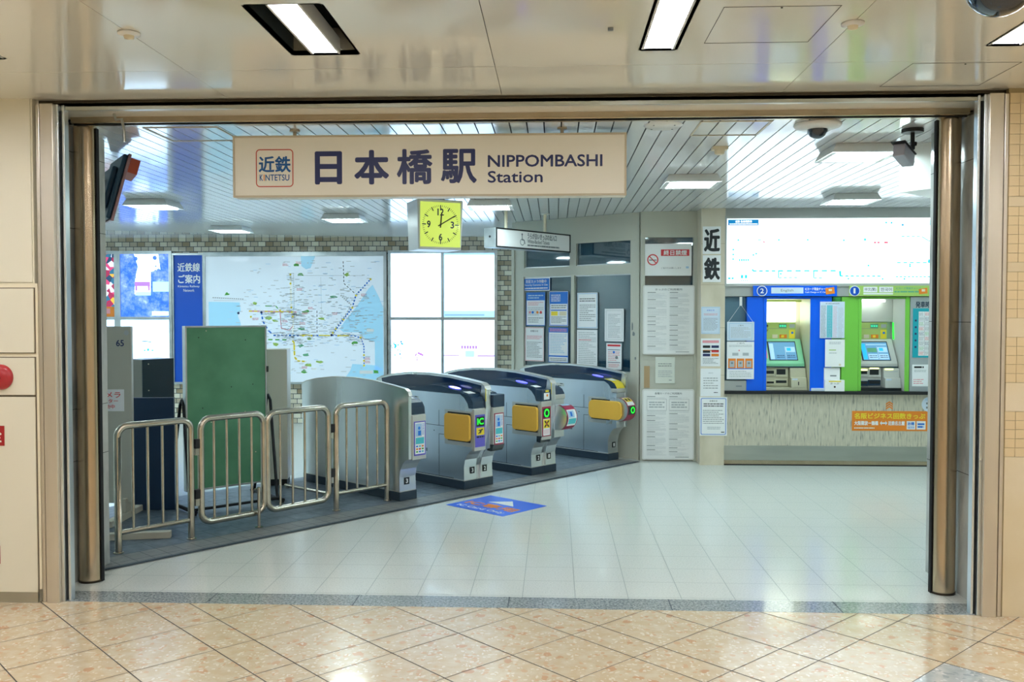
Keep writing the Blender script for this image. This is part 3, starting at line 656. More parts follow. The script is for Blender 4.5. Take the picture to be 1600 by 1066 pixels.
# left picture boxes
e,cells=display_frame('picture_light_box','back-lit picture box with a shrine path photo above and a white poster below',(185,392.5,270,602),(1,2))
for k_,(a,b,c,d) in enumerate(cells):
    w,h=b-a,d-c
    m=MB()
    if k_==1:
        m.box(0,w,0,h,-.03,.005,'shrine_photo'); z=.007
        m.poly([(w*.28,h),(w*.78,h),(w*.82,h*.75),(w*.62,h*.72),(w*.62,h*.36),(w*.28,h*.36),(w*.30,h*.62),(w*.36,h*.8)],z,'box_light')
        m.quad(w*.66,h*.40,w,h*.56,z,'pale_lit'); m.quad(w*.30,h*.34,w*.62,h*.40,z+.001,'pale_lit')
        m.quad(w*.29,h*.49,w*.61,h*.56,z+.001,'violet_lit'); m.quad(w*.30,h*.42,w*.34,h*.5,z+.001,'violet_lit'); m.quad(w*.56,h*.42,w*.60,h*.5,z+.001,'violet_lit')
        for i in range(26):
            q=rnd.random(); m.disc(w*(.22 if i%2 else .80)+rnd.uniform(-.1,.1)*w,h*rnd.uniform(.6,.98),w*rnd.uniform(.02,.055),z+.002,'shrine_photo',7)
        m.quad(w*.64,h*.02,w*.98,h*.085,z+.002,'box_light'); m.greek(w*.66,h*.03,w*.96,h*.075,2,z+.003,'pale_lit',.4)
    else:
        m.box(0,w,0,h,-.03,.005,'box_light'); z=.007
        m.strip((w*.42,h*.66),(w*.62,h*.645),.012,z,'print_deep_lit'); m.strip((w*.1,h*.66),(w*.4,h*.75),.006,z,'pale_lit'); m.strip((w*.4,h*.75),(w*.65,h*.73),.01,z,'pale_lit')
        for q in (.46,.53,.62): m.quad(w*q,h*.5,w*(q+.04),h*(.52+.02*(q==.53)),z,'print_cyan_lit')
        for i in range(16): x=.04+.035*i; m.disc(w*x,h*rnd.uniform(.20,.24),.016,z,'print_deep_lit',6)
    m.build('picture',e,M=Matrix.Translation((a,c,0)))
e,cells=display_frame('picture_light_box','narrow poster box with a colourful festival poster at the far left',(100,392.5,185,602),(1,2))
for k_,(a,b,c,d) in enumerate(cells):
    w,h=b-a,d-c; m=MB(); m.box(0,w,0,h,-.03,.005,'festival_poster' if k_ else 'box_light')
    if k_: m.quad(0,0,w,h*.16,.007,'orange_print'); m.quad(w*.1,h*.05,w*.9,h*.13,.008,'pink_print')
    m.build('picture',e,M=Matrix.Translation((a,c,0)))
# blue railway panel
x0,y0,x1,y1=FB.box(273,399,318,597); w,h=x1-x0,y1-y0
e=thing('railway_title_panel','tall blue panel with white title lettering beside the route map','sign',M=FB.M@Matrix.Translation((x0,y0,0)))
m=MB(); m.box(0,w,0,h,-.05,.005,'panel_blue')
m.text('近鉄線',w*.12,h-.24,w*.90,h-.11,.0065,'white_print',.015); m.text('ご案内',w*.14,h-.41,w*.90,h-.28,.0065,'white_print',.015); m.text('Kintetsu Railway',w*.13,h-.475,w*.88,h-.435,.0065,'white_print',.005); m.text('Network',w*.32,h-.53,w*.70,h-.49,.0065,'white_print',.005)
m.build('face',e); m=MB()
for a,b,c,d in rects(-.02,w+.012,-.03,h+.03,[(0,w,0,h)]): m.box(a,b,c,d,-.05,.03,'alu_frame')
m.build('frame',e)
# route map
x0,y0,x1,y1=FB.box(322,400.5,600,597); w,h=x1-x0,y1-y0
e=thing('route_map','large pale railway route map with blue sea areas on rear wall','map',M=FB.M@Matrix.Translation((x0,y0,0)))
m=MB(); m.box(0,w,0,h,-.05,.005,'map_base')
X=lambda zx:(zx/4.847+300-322)/278*w; Y=lambda zy:h-(zy/4.847+380-400.5)/200.5*h
def mp(pts,mt,z): m.poly([(max(0,min(w,X(a))),max(0,min(h,Y(b)))) for a,b in pts],z,mt)
mp([(128,450),(365,455),(372,520),(350,560),(370,610),(420,1060),(128,1060)],'map_sea',.0062)
mp([(830,95),(940,95),(905,190),(870,200),(835,175)],'map_sea',.0062)
mp([(1449,500),(1420,420),(1370,320),(1340,350),(1240,500),(1160,600),(1120,660),(1150,685),(1260,685),(1320,740),(1385,760),(1385,980),(1449,980)],'map_sea',.0062)
mp([(1215,930),(1385,940),(1449,975),(1449,1066),(1140,1066),(1200,980)],'map_sea',.0062)
def line(pts,wd,mt,z=.0072,dash=None):
    for (a,b),(c,d) in zip(pts,pts[1:]):
        p=Vector((X(a),Y(b)));q=Vector((X(c),Y(d)))
        if not dash: m.strip(p,q,wd,z,mt); continue
        L_=(q-p).length; n_=max(1,int(L_/dash))
        for i in range(n_): m.strip(p.lerp(q,i/n_),p.lerp(q,(i+.6)/n_),wd,z,mt)
line([(435,522),(795,530)],.022,'pink_print'); line([(435,522),(795,530)],.016,'yellow_print',.0075,.07)
line([(752,235),(757,500),(770,560),(768,700),(775,870),(800,905),(870,912)],.02,'sign_cream'); line([(775,230),(778,520)],.01,'pale_grey_print',.0075,.03)
line([(775,760),(780,880),(800,908),(868,912)],.022,'yellow_print',.0076,.06)
line([(530,530),(540,600),(580,670),(620,710),(1060,712)],.022,'blue_print',.0078,.055); line([(820,710),(1250,712)],.018,'yellow_print',.0079,.22); line([(1060,712),(1230,712)],.012,'blue_print',.0077,.05)
line([(1060,712),(1150,585),(1215,500),(1245,400),(1355,278)],.02,'blue_print',.0078,.04); line([(1060,690),(1150,575),(1205,490)],.02,'pale_grey_print',.0077,.04)
line([(1130,400),(1215,480)],.022,'pale_grey_print',.0077,.03); line([(1150,140),(1155,310),(1240,390)],.012,'grey_print',.0077,.05)
line([(560,482),(640,484),(665,515)],.016,'green_print',.0078,.09); line([(580,743),(740,745)],.018,'green_print',.0078,.09)
line([(672,535),(680,655),(740,672),(765,640)],.012,'pink_print'); line([(1230,712),(1280,730),(1303,790),(1303,940)],.016,'blue_print',.0078,.04)
line([(160,418),(400,430)],.012,'grey_print',.0075,.03); line([(850,248),(1300,250)],.004,'pale_grey_print'); line([(980,260),(985,520)],.003,'pale_grey_print'); line([(950,520),(950,700)],.010,'grey_print',.0075,.05); line([(170,440),(420,437)],.008,'pale_grey_print',.0075,.02)
for a,b in ((752,240),(752,310),(757,495),(672,520),(760,530),(767,565),(1355,278),(1245,402),(1217,497),(1150,588),(1092,660),(1070,690),(1278,728),(1303,862),(1303,905),(1303,942),(450,567),(768,757),(778,792),(778,838),(790,892),(910,712),(845,712),(1110,712)): m.disc(X(a),Y(b),.015,.0085,'yellow_print',10)
for a,b in ((1060,708),(355,538),(530,532)): m.disc(X(a),Y(b),.018,.0087,'navy_print',10)
for a,b in ((865,525),(990,580),(1075,415),(630,600),(585,575),(835,660),(890,735),(870,860),(970,915),(880,940),(850,990),(270,390),(480,462),(800,165),(830,242),(1175,240),(1230,770),(1390,990),(640,780),(820,790)):
    m.poly([(X(a)+rnd.uniform(.02,.07)*math.cos(q),Y(b)+rnd.uniform(.01,.035)*math.sin(q)) for q in [i*.8 for i in range(8)]],.0081,rnd.choice(['lime_print','green_print','lime_print','tape_green']))
for a,b in ((715,165),(815,150),(860,540),(1090,543),(710,600),(485,583),(905,500),(840,618),(1305,398),(855,958),(1330,890),(1330,915),(820,355)): m.greek(X(a-22),Y(b+10),X(a+22),Y(b-10),2,.0083,'pink_print',.5,.3,a)
r5=random.Random(5)
for i in range(800):
    zx=r5.choice([r5.gauss(600,140),r5.gauss(770,60),r5.uniform(420,1440),r5.gauss(1230,90),r5.gauss(950,200)]); zy=r5.choice([r5.gauss(560,60),r5.uniform(130,1020),r5.gauss(720,35),r5.gauss(480,120)])
    if 135<zx<1440 and 105<zy<1050:
        l=r5.uniform(.02,.08); m.quad(X(zx),Y(zy),min(w,X(zx)+l),Y(zy)+.008,.0082,r5.choice(['pale_grey_print','pale_grey_print','pale_grey_print','sky_print']))
for a,b,c,d in ((1270,980,1370,1006),(1325,660,1378,682),(905,962,945,975)): m.quad(X(a),Y(d),X(c),Y(b),.0083,'white_print')
m.build('map_sheet',e); m=MB()
for a,b,c,d in rects(-.022,w+.045,-.03,h+.06,[(0,w,0,h)]): m.box(a,b,c,d,-.05,.03,'alu_frame')
m.build('frame',e)
# bright picture boxes right of the map
e,cells=display_frame('picture_light_box','four-pane back-lit poster box glowing white, right of the map',(607,391.5,777,604),(2,2),t_=.04)
for k_,(a,b,c,d) in enumerate(cells):
    w,h=b-a,d-c; m=MB(); m.box(0,w,0,h,-.03,.005,'box_light'); z=.007
    if k_==3: m.quad(0,0,w,h*.10,z,'pale_lit'); m.quad(0,h*.02,w*.8,h*.05,z+.001,'screen_light'); m.quad(0,h*.97,w,h,z,'pale_lit'); m.quad(0,0,w*.012,h,z+.001,'pale_lit')
    if k_==0:
        for i in range(28): m.disc(w*abs(rnd.gauss(.08,.07)),h*rnd.gauss(.55,.07),rnd.uniform(.006,.018),z,rnd.choice(['print_cyan_lit','pale_lit','print_deep_lit']),6)
        for i in range(14): m.disc(w*rnd.gauss(.55,.06),h*rnd.gauss(.45,.03),rnd.uniform(.008,.016),z+.001,'violet_lit',6)
        for i in range(6): m.quad(w*.68,h*(.56+.03*i),w*(.70+.06*rnd.random()),h*(.565+.03*i),z,'print_cyan_lit')
    if k_==2:
        for i in range(6): m.quad(w*(.34+.055*i),h*.55,w*(.38+.055*i),h*.60,z,'violet_lit')
        m.quad(w*.30,h*.615,w*.72,h*.62,z,'pale_lit'); m.quad(0,h*.435,w*.3,h*.45,z,'violet_lit'); m.quad(w*.66,h*.43,w,h*.45,z,'violet_lit'); m.quad(w*.42,h*.42,w*.6,h*.52,z,'pale_lit')
    m.build('picture',e,M=Matrix.Translation((a,c,0)))
# ------------------------------------------------------------------ ticket gates
GA=49.6
def gate(O,sg,label,kind,num,far=False):
    """sg=+1: passage on the right; kind = list of front features"""
    L=1.42; W=.182; cap='capsule' in kind
    t=thing('ticket_gate',label,'ticket gate',(O[0],O[1],.0045),R(GA),'automatic ticket gates')
    def X0(a,b): return (a*sg,b*sg) if sg>0 else (b*sg,a*sg)
    def bx(m,x0,x1,y0,y1,z0,z1,mt): a,b=X0(x0,x1); m.box(a,b,y0,y1,z0,z1,mt)
    def pr(m,pts,x0,x1,mt): a,b=X0(x0,x1); m.prism(pts,a,b,mt)
    D=.032 # divider thickness
    m=MB(); bx(m,0,W+.006,-.006,L,0,.075,'plinth_navy'); bx(m,0,W+.002,.0,L-.006,.075,.083,'silver_paint'); m.build('plinth',t,bevel=.003)
    hd=-.12
    prof=[(.0,.083),(.005,.20),(-.01,.27),(-.04,.32),(-.075,.355),(hd+.01,.365),(hd+.01,.745),(-.045,.775),(.0,.835),(.05,.862),(L-.12,.865),(L-.03,.83),(L-.005,.74),(L-.005,.083)]
    m=MB(); pr(m,prof,D,W,'satin_steel'); 
    xo=W*sg+.0006*sg
    def sq(y0,y1,z0,z1,mt,off=.0008):   # a thin strip on the passage side
        a,b=X0(W,W+off); m.box(a,b,y0,y1,z0,z1,mt)
    sq(.02,L-.02,.555,.559,'gap_dark') ; sq(.335,.339,.09,.48,'gap_dark'); sq(.335,.339,.556,.70,'gap_dark'); sq(.02,.335,.476,.48,'gap_dark'); sq(.9,.903,.09,.556,'gap_dark'); sq(.14,L-.05,.085,.09,'gap_dark')
    sq(.62,.74,.775,.81,'silver_paint'); sq(.64,.68,.80,.808,'slot_black',.0014); sq(.66,.66+.05,.775,.782,'slot_black',.0014); sq(.5,.56,.30,.33,'grey_print'); sq(.40,.41,.50,.51,'slot_black')
    m.build('body',t,bevel=.0)
    # outer divider blade: domed, steel outside, smoked inside
    top=[(hd-.0,.90),(hd+.015,.935),(hd+.05,.955),(.1,.978),(.35,1.005),(.65,1.018),(.95,1.012),(1.2,.985),(1.36,.955),(L+.01,.93),(L+.02,.90)]
    pair='pair' in kind
    if pair: low=[(L+.02,.80),(L-.01,.083),(.02,.083),(.03,.20),(-.01,.27),(-.07,.42),(-.11,.58),(hd-.01,.75)]
    else: low=[(L+.0,.083),(.0,.083),(.005,.20),(-.01,.27),(-.04,.32),(-.075,.355),(hd,.37)]
    m=MB(); pr(m,top+low,.001,D,'satin_steel')
    # rolled edge along the blade
    a,b=X0(.0,D+.006)
    for p,q in zip(top[:-1],top[1:]):
        dy,dz=q[0]-p[0],q[1]-p[1]; l_=math.hypot(dy,dz); nx,nz=-dz/l_*.008,dy/l_*.008
        vs=[(c,yy,zz_) for c in (a,b) for yy,zz_ in ((p[0],p[1]),(q[0],q[1]),(q[0]-nx*-1,q[1]+nz),(p[0]+nx,p[1]+nz))]
        m.add(vs,[(3,2,1,0),(4,5,6,7),(0,1,5,4),(2,3,7,6),(1,2,6,5),(3,0,4,7)],'silver_paint')
    m.build('divider_panel',t,recalc=True)
    m=MB(); pr(m,[(hd+.06,.86)]+[(y,z-.014) for y,z in top[2:-2]]+[(L-.08,.86)],D,D+.004,'smoked_blue'); m.build('inner_screen',t,recalc=True)
    # black top cover
    cp=[(-.045,.785),(.0,.835),(.05,.862),(L-.12,.865),(L-.10,.875),(1.05,.885),(.72,.885),(.62,.905),(.46,.93),(.3,.925),(.15,.90),(.06,.885),(-.04,.865),(-.085,.84),(hd+.008,.80),(hd+.003,.742),(-.06,.742)]
    nose={'yellownose':'yellow_print'}.get([k for k in kind if k=='yellownose'] and 'yellownose' or '','dark_cover')
    m=MB(); pr(m,cp,D+.004,W+.003,'dark_cover')
    a,b=X0(D+.02,W-.01)
    def slope(y0,z0,y1,z1,x0,x1,mt):
        a_,b_=X0(x0,x1); m.add([(a_,y0,z0),(b_,y0,z0),(b_,y1,z1),(a_,y1,z1)],[(0,1,2,3)],mt)
    slope(-.03,.870,.045,.8845,D+.03,W-.03,'white_print')
    NP=[(hd+.003,.745),(hd+.008,.80),(-.085,.84),(-.04,.865),(.06,.885)]
    if 'yellownose' in kind:
        [slope(p[0]-.001,p[1]+.002,q[0]-.001,q[1]+.002,D+.008,W+.002,'yellow_print') for p,q in zip(NP[:-1],NP[1:])]
        m.T=Matrix(((1,0,0,0),(0,.905,0,-.1055),(0,.42,0,.8055),(0,0,0,1)))
    m.T=Matrix.Identity(4)
    m.build('top_cover',t,recalc=False)
    m=MB(); c=(D+W)/2*sg
    ang=math.atan((.925-.90)/.15); m.T=Matrix.Translation((c,.20,.9115))@Matrix.Rotation(ang,4,'X'); m.disc(0,0,.045,.0,'led_violet',28,.072); m.disc(0,0,.037,.0006,'led_pale' if 'pale' in kind else 'led_violet',28,.06); m.build('card_reader',t)
    # head
    front=Matrix(((1,0,0,0),(0,0,-1,0),(0,1,0,0),(0,0,0,1)))
    if not cap:
        y1=hd-.03 if 'chin' in kind else hd-.012
        m=MB(); bx(m,D if not pair else D+.006,W+.002,y1,hd+.02,.36 if 'chin' not in kind else .40,.738,'silver_paint'); m.build('head_casing',t,bevel=.004)
        if 'blacktop' in kind or 'chin' in kind:
            m=MB(); bx(m,D+.008,W+.006,y1-.004,hd+.06,.739,.855,'dark_cover'); m.build('head_cap',t,bevel=.006)
        if 'chin' in kind or 'blackchin' in kind:
            m=MB(); pr(m,[(y1-.002,.399),(hd+.05,.399),(hd+.05,.34),(hd-.0,.335),(y1+.01,.36)],D+.008,W+.005,'black_gloss'); m.build('chin',t)
        lm='purple_label' if 'purple' in kind else 'crimson_label'
        m=MB(); a,b=X0(D+.016 if not pair else D+.02,W-.008); m.T=Matrix.Translation((0,y1-.0045,-.1086))@front@Matrix.Diagonal((1,1.09,1,1))
        m.box(a,b,.462,.728,-.004,.0,lm); w_=b-a; z=.0012
        if 'ic' in kind:
            m.box(a+.012,b-.010,.632,.712,.0,.001,'black_print'); m.text('IC',a+.022,.646,b-.020,.70,.0025,'led_green',.03)
            m.quad(a+.012,.560,b-.010,.622,z,'yellow_print'); m.strip((a+w_*.3,.572),(a+w_*.7,.61),.010,.002,'black_print'); m.strip((a+w_*.3,.60),(a+w_*.75,.603),.008,.0022,'black_print'); m.strip((a+w_*.5,.572),(a+w_*.6,.60),.009,.0024,'black_print')
            m.greek(a+.014,.535,b-.012,.555,1,z,'black_print',.6,0,4)
        elif 'ring' in kind:
            m.box(a+.01,b-.01,.630,.712,.0,.001,'black_print'); m.disc((a+b)/2,.671,.038,.0025,'led_green',28,rin=.024)
            m.quad(a+.010,.470,b-.012,.618,z,'white_print'); m.quad(a+.012,.535,b-.014,.612,.0018,'yellow_print'); m.strip((a+.03,.545),(b-.03,.602),.015,.0024,'black_print'); m.strip((a+.03,.602),(b-.03,.545),.015,.0026,'black_print'); m.quad((a+b)/2-.006,.55,(a+b)/2+.006,.60,.003,'orange_print'); m.greek(a+.02,.48,b-.02,.525,4,.002,'pink_print',.4,.2,3)
        else:
            m.quad(a+.008,.474,b-.010,.720,z,'white_print'); m.quad(a+.014,.61,b-.045,.71,.0018,'sky_print'); m.disc(a+w_*.42,.675,.013,.0024,'blue_print',12); m.quad(a+w_*.32,.618,a+w_*.58,.655,.0024,'blue_print'); m.greek(b-.040,.62,b-.016,.71,8,.002,'blue_print',.4,.2,2)
            m.quad(a+.014,.552,b-.018,.602,.0018,'cyan_print')
            for i in range(3):
                for j in range(3): m.quad(a+.018+i*w_*.25,.486+j*.021,a+.018+i*w_*.25+.022,.498+j*.021,.0018,['green_print','orange_print','blue_print','red_print','cyan_print'][(i*2+j)%5])
        m.build('label_panel',t)
        if 'sticker' in kind:
            m=MB(); m.T=Matrix.Translation((0,y1-.0065,0))@front; m.box(a+.02,b-.02,.755,.82,-.003,.0,'white_print'); m.disc((a+b)/2+.005,.795,.013,.001,'orange_print',12); m.quad((a+b)/2-.02,.828,(a+b)/2+.03,.846,.0,'yellow_print'); m.build('sticker',t)
        if pair and sg<0 :
            m=MB(); bx(m,D+.001,D+.006,hd-.012,hd-.006,.80,.915,'yellow_print'); m.build('edge_stripe',t)
    else:
        # rounded capsule head reaching forwards
        cy,cz,r=-.145,.565,.122
        arc=[(cy-r*math.sin(R(a_)),cz+r*math.cos(R(a_))) for a_ in range(0,181,15)]
        m=MB(); pr(m,[(.02,cz+r)]+arc+[(-.06,cz-r),(.02,cz-r-.05)],D+.004,W+.012,'satin_steel'); m.build('head_casing',t,bevel=.0)
        m=MB(); a,b=X0(D+.012,W+.016)
        ro=r+.004; pts=[(cy-ro*math.sin(R(a_)),cz+ro*math.cos(R(a_))) for a_ in range(0,181,12)]
        for p,q in zip(pts[:-1],pts[1:]): m.add([(a,p[0],p[1]),(b,p[0],p[1]),(b,q[0],q[1]),(a,q[0],q[1])],[(0,1,2,3)],'crimson_label')
        def band(a0,a1,x0,x1,mt,e=.0015):
            A_,B_=X0(x0,x1); rr_=ro+e; P_=[(cy-rr_*math.sin(R(q)),cz+rr_*math.cos(R(q))) for q in [a0+(a1-a0)*i/6 for i in range(7)]]
            for p,q in zip(P_[:-1],P_[1:]): m.add([(A_,p[0],p[1]),(B_,p[0],p[1]),(B_,q[0],q[1]),(A_,q[0],q[1])],[(0,1,2,3)],mt)
        if 'ring' in kind:
            band(12,66,D+.03,W,'white_print'); band(16,46,D+.036,W-.006,'yellow_print',.0022); band(22,40,D+.05,W-.07,'black_print',.003); band(22,40,D+.10,W-.02,'black_print',.003)
            band(70,112,D+.024,W+.004,'black_print')
            m.T=Matrix.Translation(((D+W)/2*sg+.005*sg,cy-ro-.0045,cz))@front; m.disc(0,0.0,.036,.0,'led_green',26,rin=.022); m.T=Matrix.Identity(4)
        else:
            band(4,22,D+.03,W-.0,'sky_print'); band(50,128,D+.025,W+.004,'white_print'); band(56,88,D+.032,W-.03,'sky_print',.0022); band(62,82,D+.06,W-.06,'blue_print',.003); band(92,118,D+.032,W-.004,'cyan_print',.0022)
        m.build('label_band',t)
        m=MB(); bx(m,D+.004,W+.004,hd-.005,hd+.08,.745,.79,'silver_paint'); m.build('nose_bar',t,bevel=.004)
    # yellow flap leaf on the passage side
    m=MB(); y0_,y1_,z0_,z1_=(-.105,.225,.445,.685) if not cap else (-.20,.24,.455,.655)
    Pz=rr(y0_,y1_,z0_,z1_,.035 if not cap else .06); Pz=[(a,b) if a<.1 else (a,b) for a,b in Pz]
    pr(m,Pz,*((W+.014,W+.042) if sg<0 else (W+.0135,W+.018)),'yellow_pad'); m.build('flap_door',t,bevel=.006)
    m=MB(); bx(m,W,W+.004,y0_+(.0 if not cap else .15),y1_+.03,z0_-.05,z1_+.03,'silver_paint'); bx(m,W+.003,W+.013,y0_+(.02 if not cap else .17),y1_-.02,z0_-.012,z1_+.012,'slot_black'); m.build('flap_frame',t)
    # number plate on the foot
    m=MB(); m.T=Matrix.Translation((0,-.0012,0))@front; a,b=(X0(.052,.108)); m.box(a,b,.135,.195,-.001,.0,'black_print'); m.text(num,(a+b)/2-.012,.146,(a+b)/2+.012,.184,.0014,'white_print',.03); m.build('number_plate',t)
    return t
gate((-1.315,7.675),1,'ticket gate beside the railing end, domed steel back towards the railings',['purple','label'],'3')
gate((-.70,8.36),-1,'ticket gate with green IC display and square yellow flap',['pair','purple','ic','pale'],'3')
gate((-.70,8.36),1,'ticket gate with black-capped head and crimson sticker panel, backed against the IC gate',['pair','chin'],'2')
gate((-.11,9.105),-1,'ticket gate with black-topped crimson panel and white sticker, middle yellow flap',['pair','ring','blacktop','blackchin','sticker'],'2')
gate((-.11,9.105),1,'ticket gate with rounded crimson head facing the widest lane, back to the middle flap gate',['pair','capsule'],'1')
gate((.695,10.045),-1,'farthest ticket gate with long rounded yellow flap beside the office wall',['capsule','ring','yellownose'],'1')
# ------------------------------------------------------------------ railings
fl=[onz(183,866),onz(302,844),onz(415,821),onz(527,799),onz(605,783)]
P0=Vector((fl[0].x,fl[0].y)); P4=Vector((fl[4].x,fl[4].y)); dF=(P4-P0).normalized()
ts=[(Vector((f.x,f.y))-P0).dot(dF) for f in fl]
FF=Frame((P0.x,P0.y,0),(dF.x,dF.y,0))
def bars(m_parent,x0,x1,z0,z1,n):
    for i in range(n):
        x=x0+(x1-x0)*(i+1)/(n+1); m=MB(); m.cyl((x,z0,0),(x,z1,0),.0095,'tube_steel',12,caps=False); m.build('baluster',m_parent)
def arc_pts(cx,cy,r,a0,a1,n=7): return [(cx+r*math.cos(R(a0+(a1-a0)*i/n)),cy+r*math.sin(R(a0+(a1-a0)*i/n)),0) for i in range(n+1)]
def post_panel(x0,x1,label):
    e=thing('steel_railing',label,'railing',M=FF.M@Matrix.Translation((x0,0.0045,0)),group='steel railings along the gate line'); w=x1-x0; h=.845; r=.07
    m=MB(); m.tube([(0,.0,0),(0,h-r,0)]+arc_pts(r,h-r,r,180,90)+arc_pts(w-r,h-r,r,90,0)+[(w,0,0)],.0235,'tube_steel',16); m.build('outer_tube',e)
    m=MB(); m.cyl((.0,.135,0),(w,.135,0),.017,'tube_steel',14,caps=False); m.build('bottom_rail',e)
    bars(e,0,w,.15,h-.02,4)
    for x in (0,w):
        m=MB(); m.cyl((x,0,0),(x,.006,0),.034,'tube_steel',20); m.build('floor_flange',e)
    return e
def gate_panel(x0,x1,label,hinge):
    e=thing('swing_railing',label,'railing',M=FF.M@Matrix.Translation((x0,0.0045,0)),group='steel railings along the gate line'); w=x1-x0; h=.845; b=.10; r=.075
    m=MB(); m.tube(arc_pts(r,b+r,r,180,270)+arc_pts(w-r,b+r,r,270,360)+arc_pts(w-r,h-r,r,0,90)+arc_pts(r,h-r,r,90,180),.0235,'tube_steel',16,closed=True); m.build('outer_tube',e)
    bars(e,0,w,b+.02,h-.02,4)
    for z in (.3,.66):
        m=MB(); hx=-.05 if hinge=='l' else w+.012; m.box(hx,hx+.038,z-.02,z+.045,-.018,.018,'black_matt'); m.box(hx+(.0 if hinge=='l' else .0),hx+.03,z-.07,z-.022,-.014,.014,'tube_steel'); m.build('hinge',e)
    return e
post_panel(ts[0]+.01,ts[1]-.0,'fixed steel railing nearest the left column')
g=gate_panel(ts[1]+.078,ts[2]-.005,'swinging railing panel in front of the green board','l')
m=MB(); m.cyl((ts[2]-ts[1]-.155,0,.045),(ts[2]-ts[1]-.155,.30,.045),.012,'tube_steel',12); m.cyl((ts[2]-ts[1]-.155,0,.045),(ts[2]-ts[1]-.155,.004,.045),.03,'tube_steel',16); m.tube([(ts[2]-ts[1]-.155,.28,.045),(ts[2]-ts[1]-.155,.28,.0)],.009,'tube_steel'); m.build('drop_bolt',g)
gate_panel(ts[2]+.028,ts[3]-.075,'swinging railing panel in front of the cream cabinet','r')
post_panel(ts[3],ts[4],'fixed steel railing beside the first ticket gate')
# ------------------------------------------------------------------ stored things behind the railings
# partition 65
e=thing('free_standing_partition','ivory partition screen numbered 65 with a white notice','partition',(-3.29,6.98,0),R(4)); 
m=MB(); m.box(-.55,.0,-.02,.02,.12,1.50,'locker_ivory'); m.build('panel',e,bevel=.004)
m=MB(); F2=Matrix(((1,0,0,0),(0,0,-1,-.0208),(0,1,0,0),(0,0,0,1))); m.T=F2; m.text('65',-.115,1.345,-.055,1.395,.001,'navy_print',.02); m.disc(-.035,1.45,.02,.0006,'pale_grey_print',16); m.build('number',e)
m=MB(); m.T=F2; m.box(-.30,-.058,.84,1.01,.0005,.002,'paper'); m.text('カメラ',-.26,.945,-.085,.99,.004,'red_print',.01); m.text('モニター',-.26,.905,-.105,.935,.004,'red_print',.01); m.text('作動中',-.24,.86,-.13,.892,.004,'red_print',.01); m.build('notice',e)
for x in (-.5,-.06):
    m=MB(); m.box(x-.03,x+.03,-.35,.30,.0,.05,'wood_pale'); m.box(x-.02,x+.02,-.06,.06,.05,.16,'wood_pale'); m.build('foot',e,bevel=.006)
m=MB(); m.T=Matrix.Translation((-2.95,6.32,0))@Matrix.Rotation(R(13),4,'Z'); m.box(-.42,.22,-.03,.03,.0,.05,'wood_pale'); m.build('wooden_beam',bevel=.005,label='pale wooden beam lying behind the first railing',cat='beam')
# navy board and grey machine behind it
m=MB(); m.box(-.185,.150,-.015,.015,0,.91,'navy_board'); m.box(-.185,.150,-.018,.018,.9102,.914,'navy_print'); m.build('navy_panel',M=Matrix.Translation((-3.235,7.26,.0045))@Matrix.Rotation(R(6),4,'Z'),bevel=.002,label='dark navy board standing between partition and green board',cat='board')
e=thing('grey_cabinet','dull grey metal cabinet with navy right side, behind the navy board','cabinet',(-3.60,7.95,0),R(-30))
m=MB(); m.box(-.10,.13,-.16,.16,0.0,1.20,'machine_grey'); m.build('body',e,bevel=.004)
m=MB(); m.box(.1305,.136,-.16,.16,.02,1.20,'machine_navy'); m.cyl((.136,-.1,1.16),(.139,-.1,1.16),.006,'silver_paint',10); m.cyl((.136,-.1,.93),(.139,-.1,.93),.006,'silver_paint',10); m.build('side_panel',e)
m=MB(); m.box(-.085,-.02,-.1625,-.1605,1.13,1.165,'paper'); m.build('tag',e)
# green board on black stand
bL=onz(301,797); bR=onz(419,780); fr=Frame((bL.x,bL.y+.0,0),(bR.x-bL.x,bR.y-bL.y,0)); 
x0,z0,x1,z1=fr.box(289,508,416,762,.0); wB=x1-x0
e=thing('green_notice_board','dark green notice board in aluminium frame on black wheeled stand','notice board',M=fr.M@Matrix.Translation((x0,0,0)))
zb0,zb1=.155,1.498
m=MB(); m.box(.012,wB-.012,zb0+.012,zb1-.012,-.02,.012,'chalk_green')
for px,pz,c_ in ((.25,.97,'smoke_ivory'),(.16,.93,'black_matt'),(.73,.91,'black_matt'),(.82,.63,'black_matt'),(.72,.46,'smoke_ivory'),(.3,.41,'smoke_ivory'),(.2,.5,'black_matt'),(.85,.2,'smoke_ivory'),(.55,.62,'black_matt')): m.disc(wB*px,zb0+(zb1-zb0)*pz,.005,.0135,c_,8)
m.build('board_surface',e)
m=MB()
for a,b,c,d in rects(0,wB,zb0,zb1,[(.014,wB-.014,zb0+.014,zb1-.014)]): m.box(a,b,c,d,-.045,.018,'alu_frame')
m.build('frame',e,bevel=.002)
for x in (-.025,wB+.02):
    m=MB(); m.tube([(x,.03,.17),(x,.06,.15),(x,.86,.035),(x,.90,.0),(x,.86,-.035),(x,.06,-.28),(x,.03,-.30)],.013,'stand_black',10); m.tube([(x,.03,-.34),(x,.03,.26)],.016,'stand_black',10); m.build('leg',e)
    for y in (-.32,.24):
        m=MB(); m.cyl((x-.01,.02,y),(x+.01,.02,y),.019,'black_matt',16); m.build('castor',e)
m=MB(); m.tube([(-.025,.04,.20),(wB+.02,.04,.20)],.012,'stand_black',10); m.build('cross_bar',e)
for z,y in ((.42,.03),(.55,.03),(1.1,.03)):
    m=MB(); m.box(wB-.004,wB+.008,z,z+.05,-.02,y,'black_matt'); m.build('clamp',e)
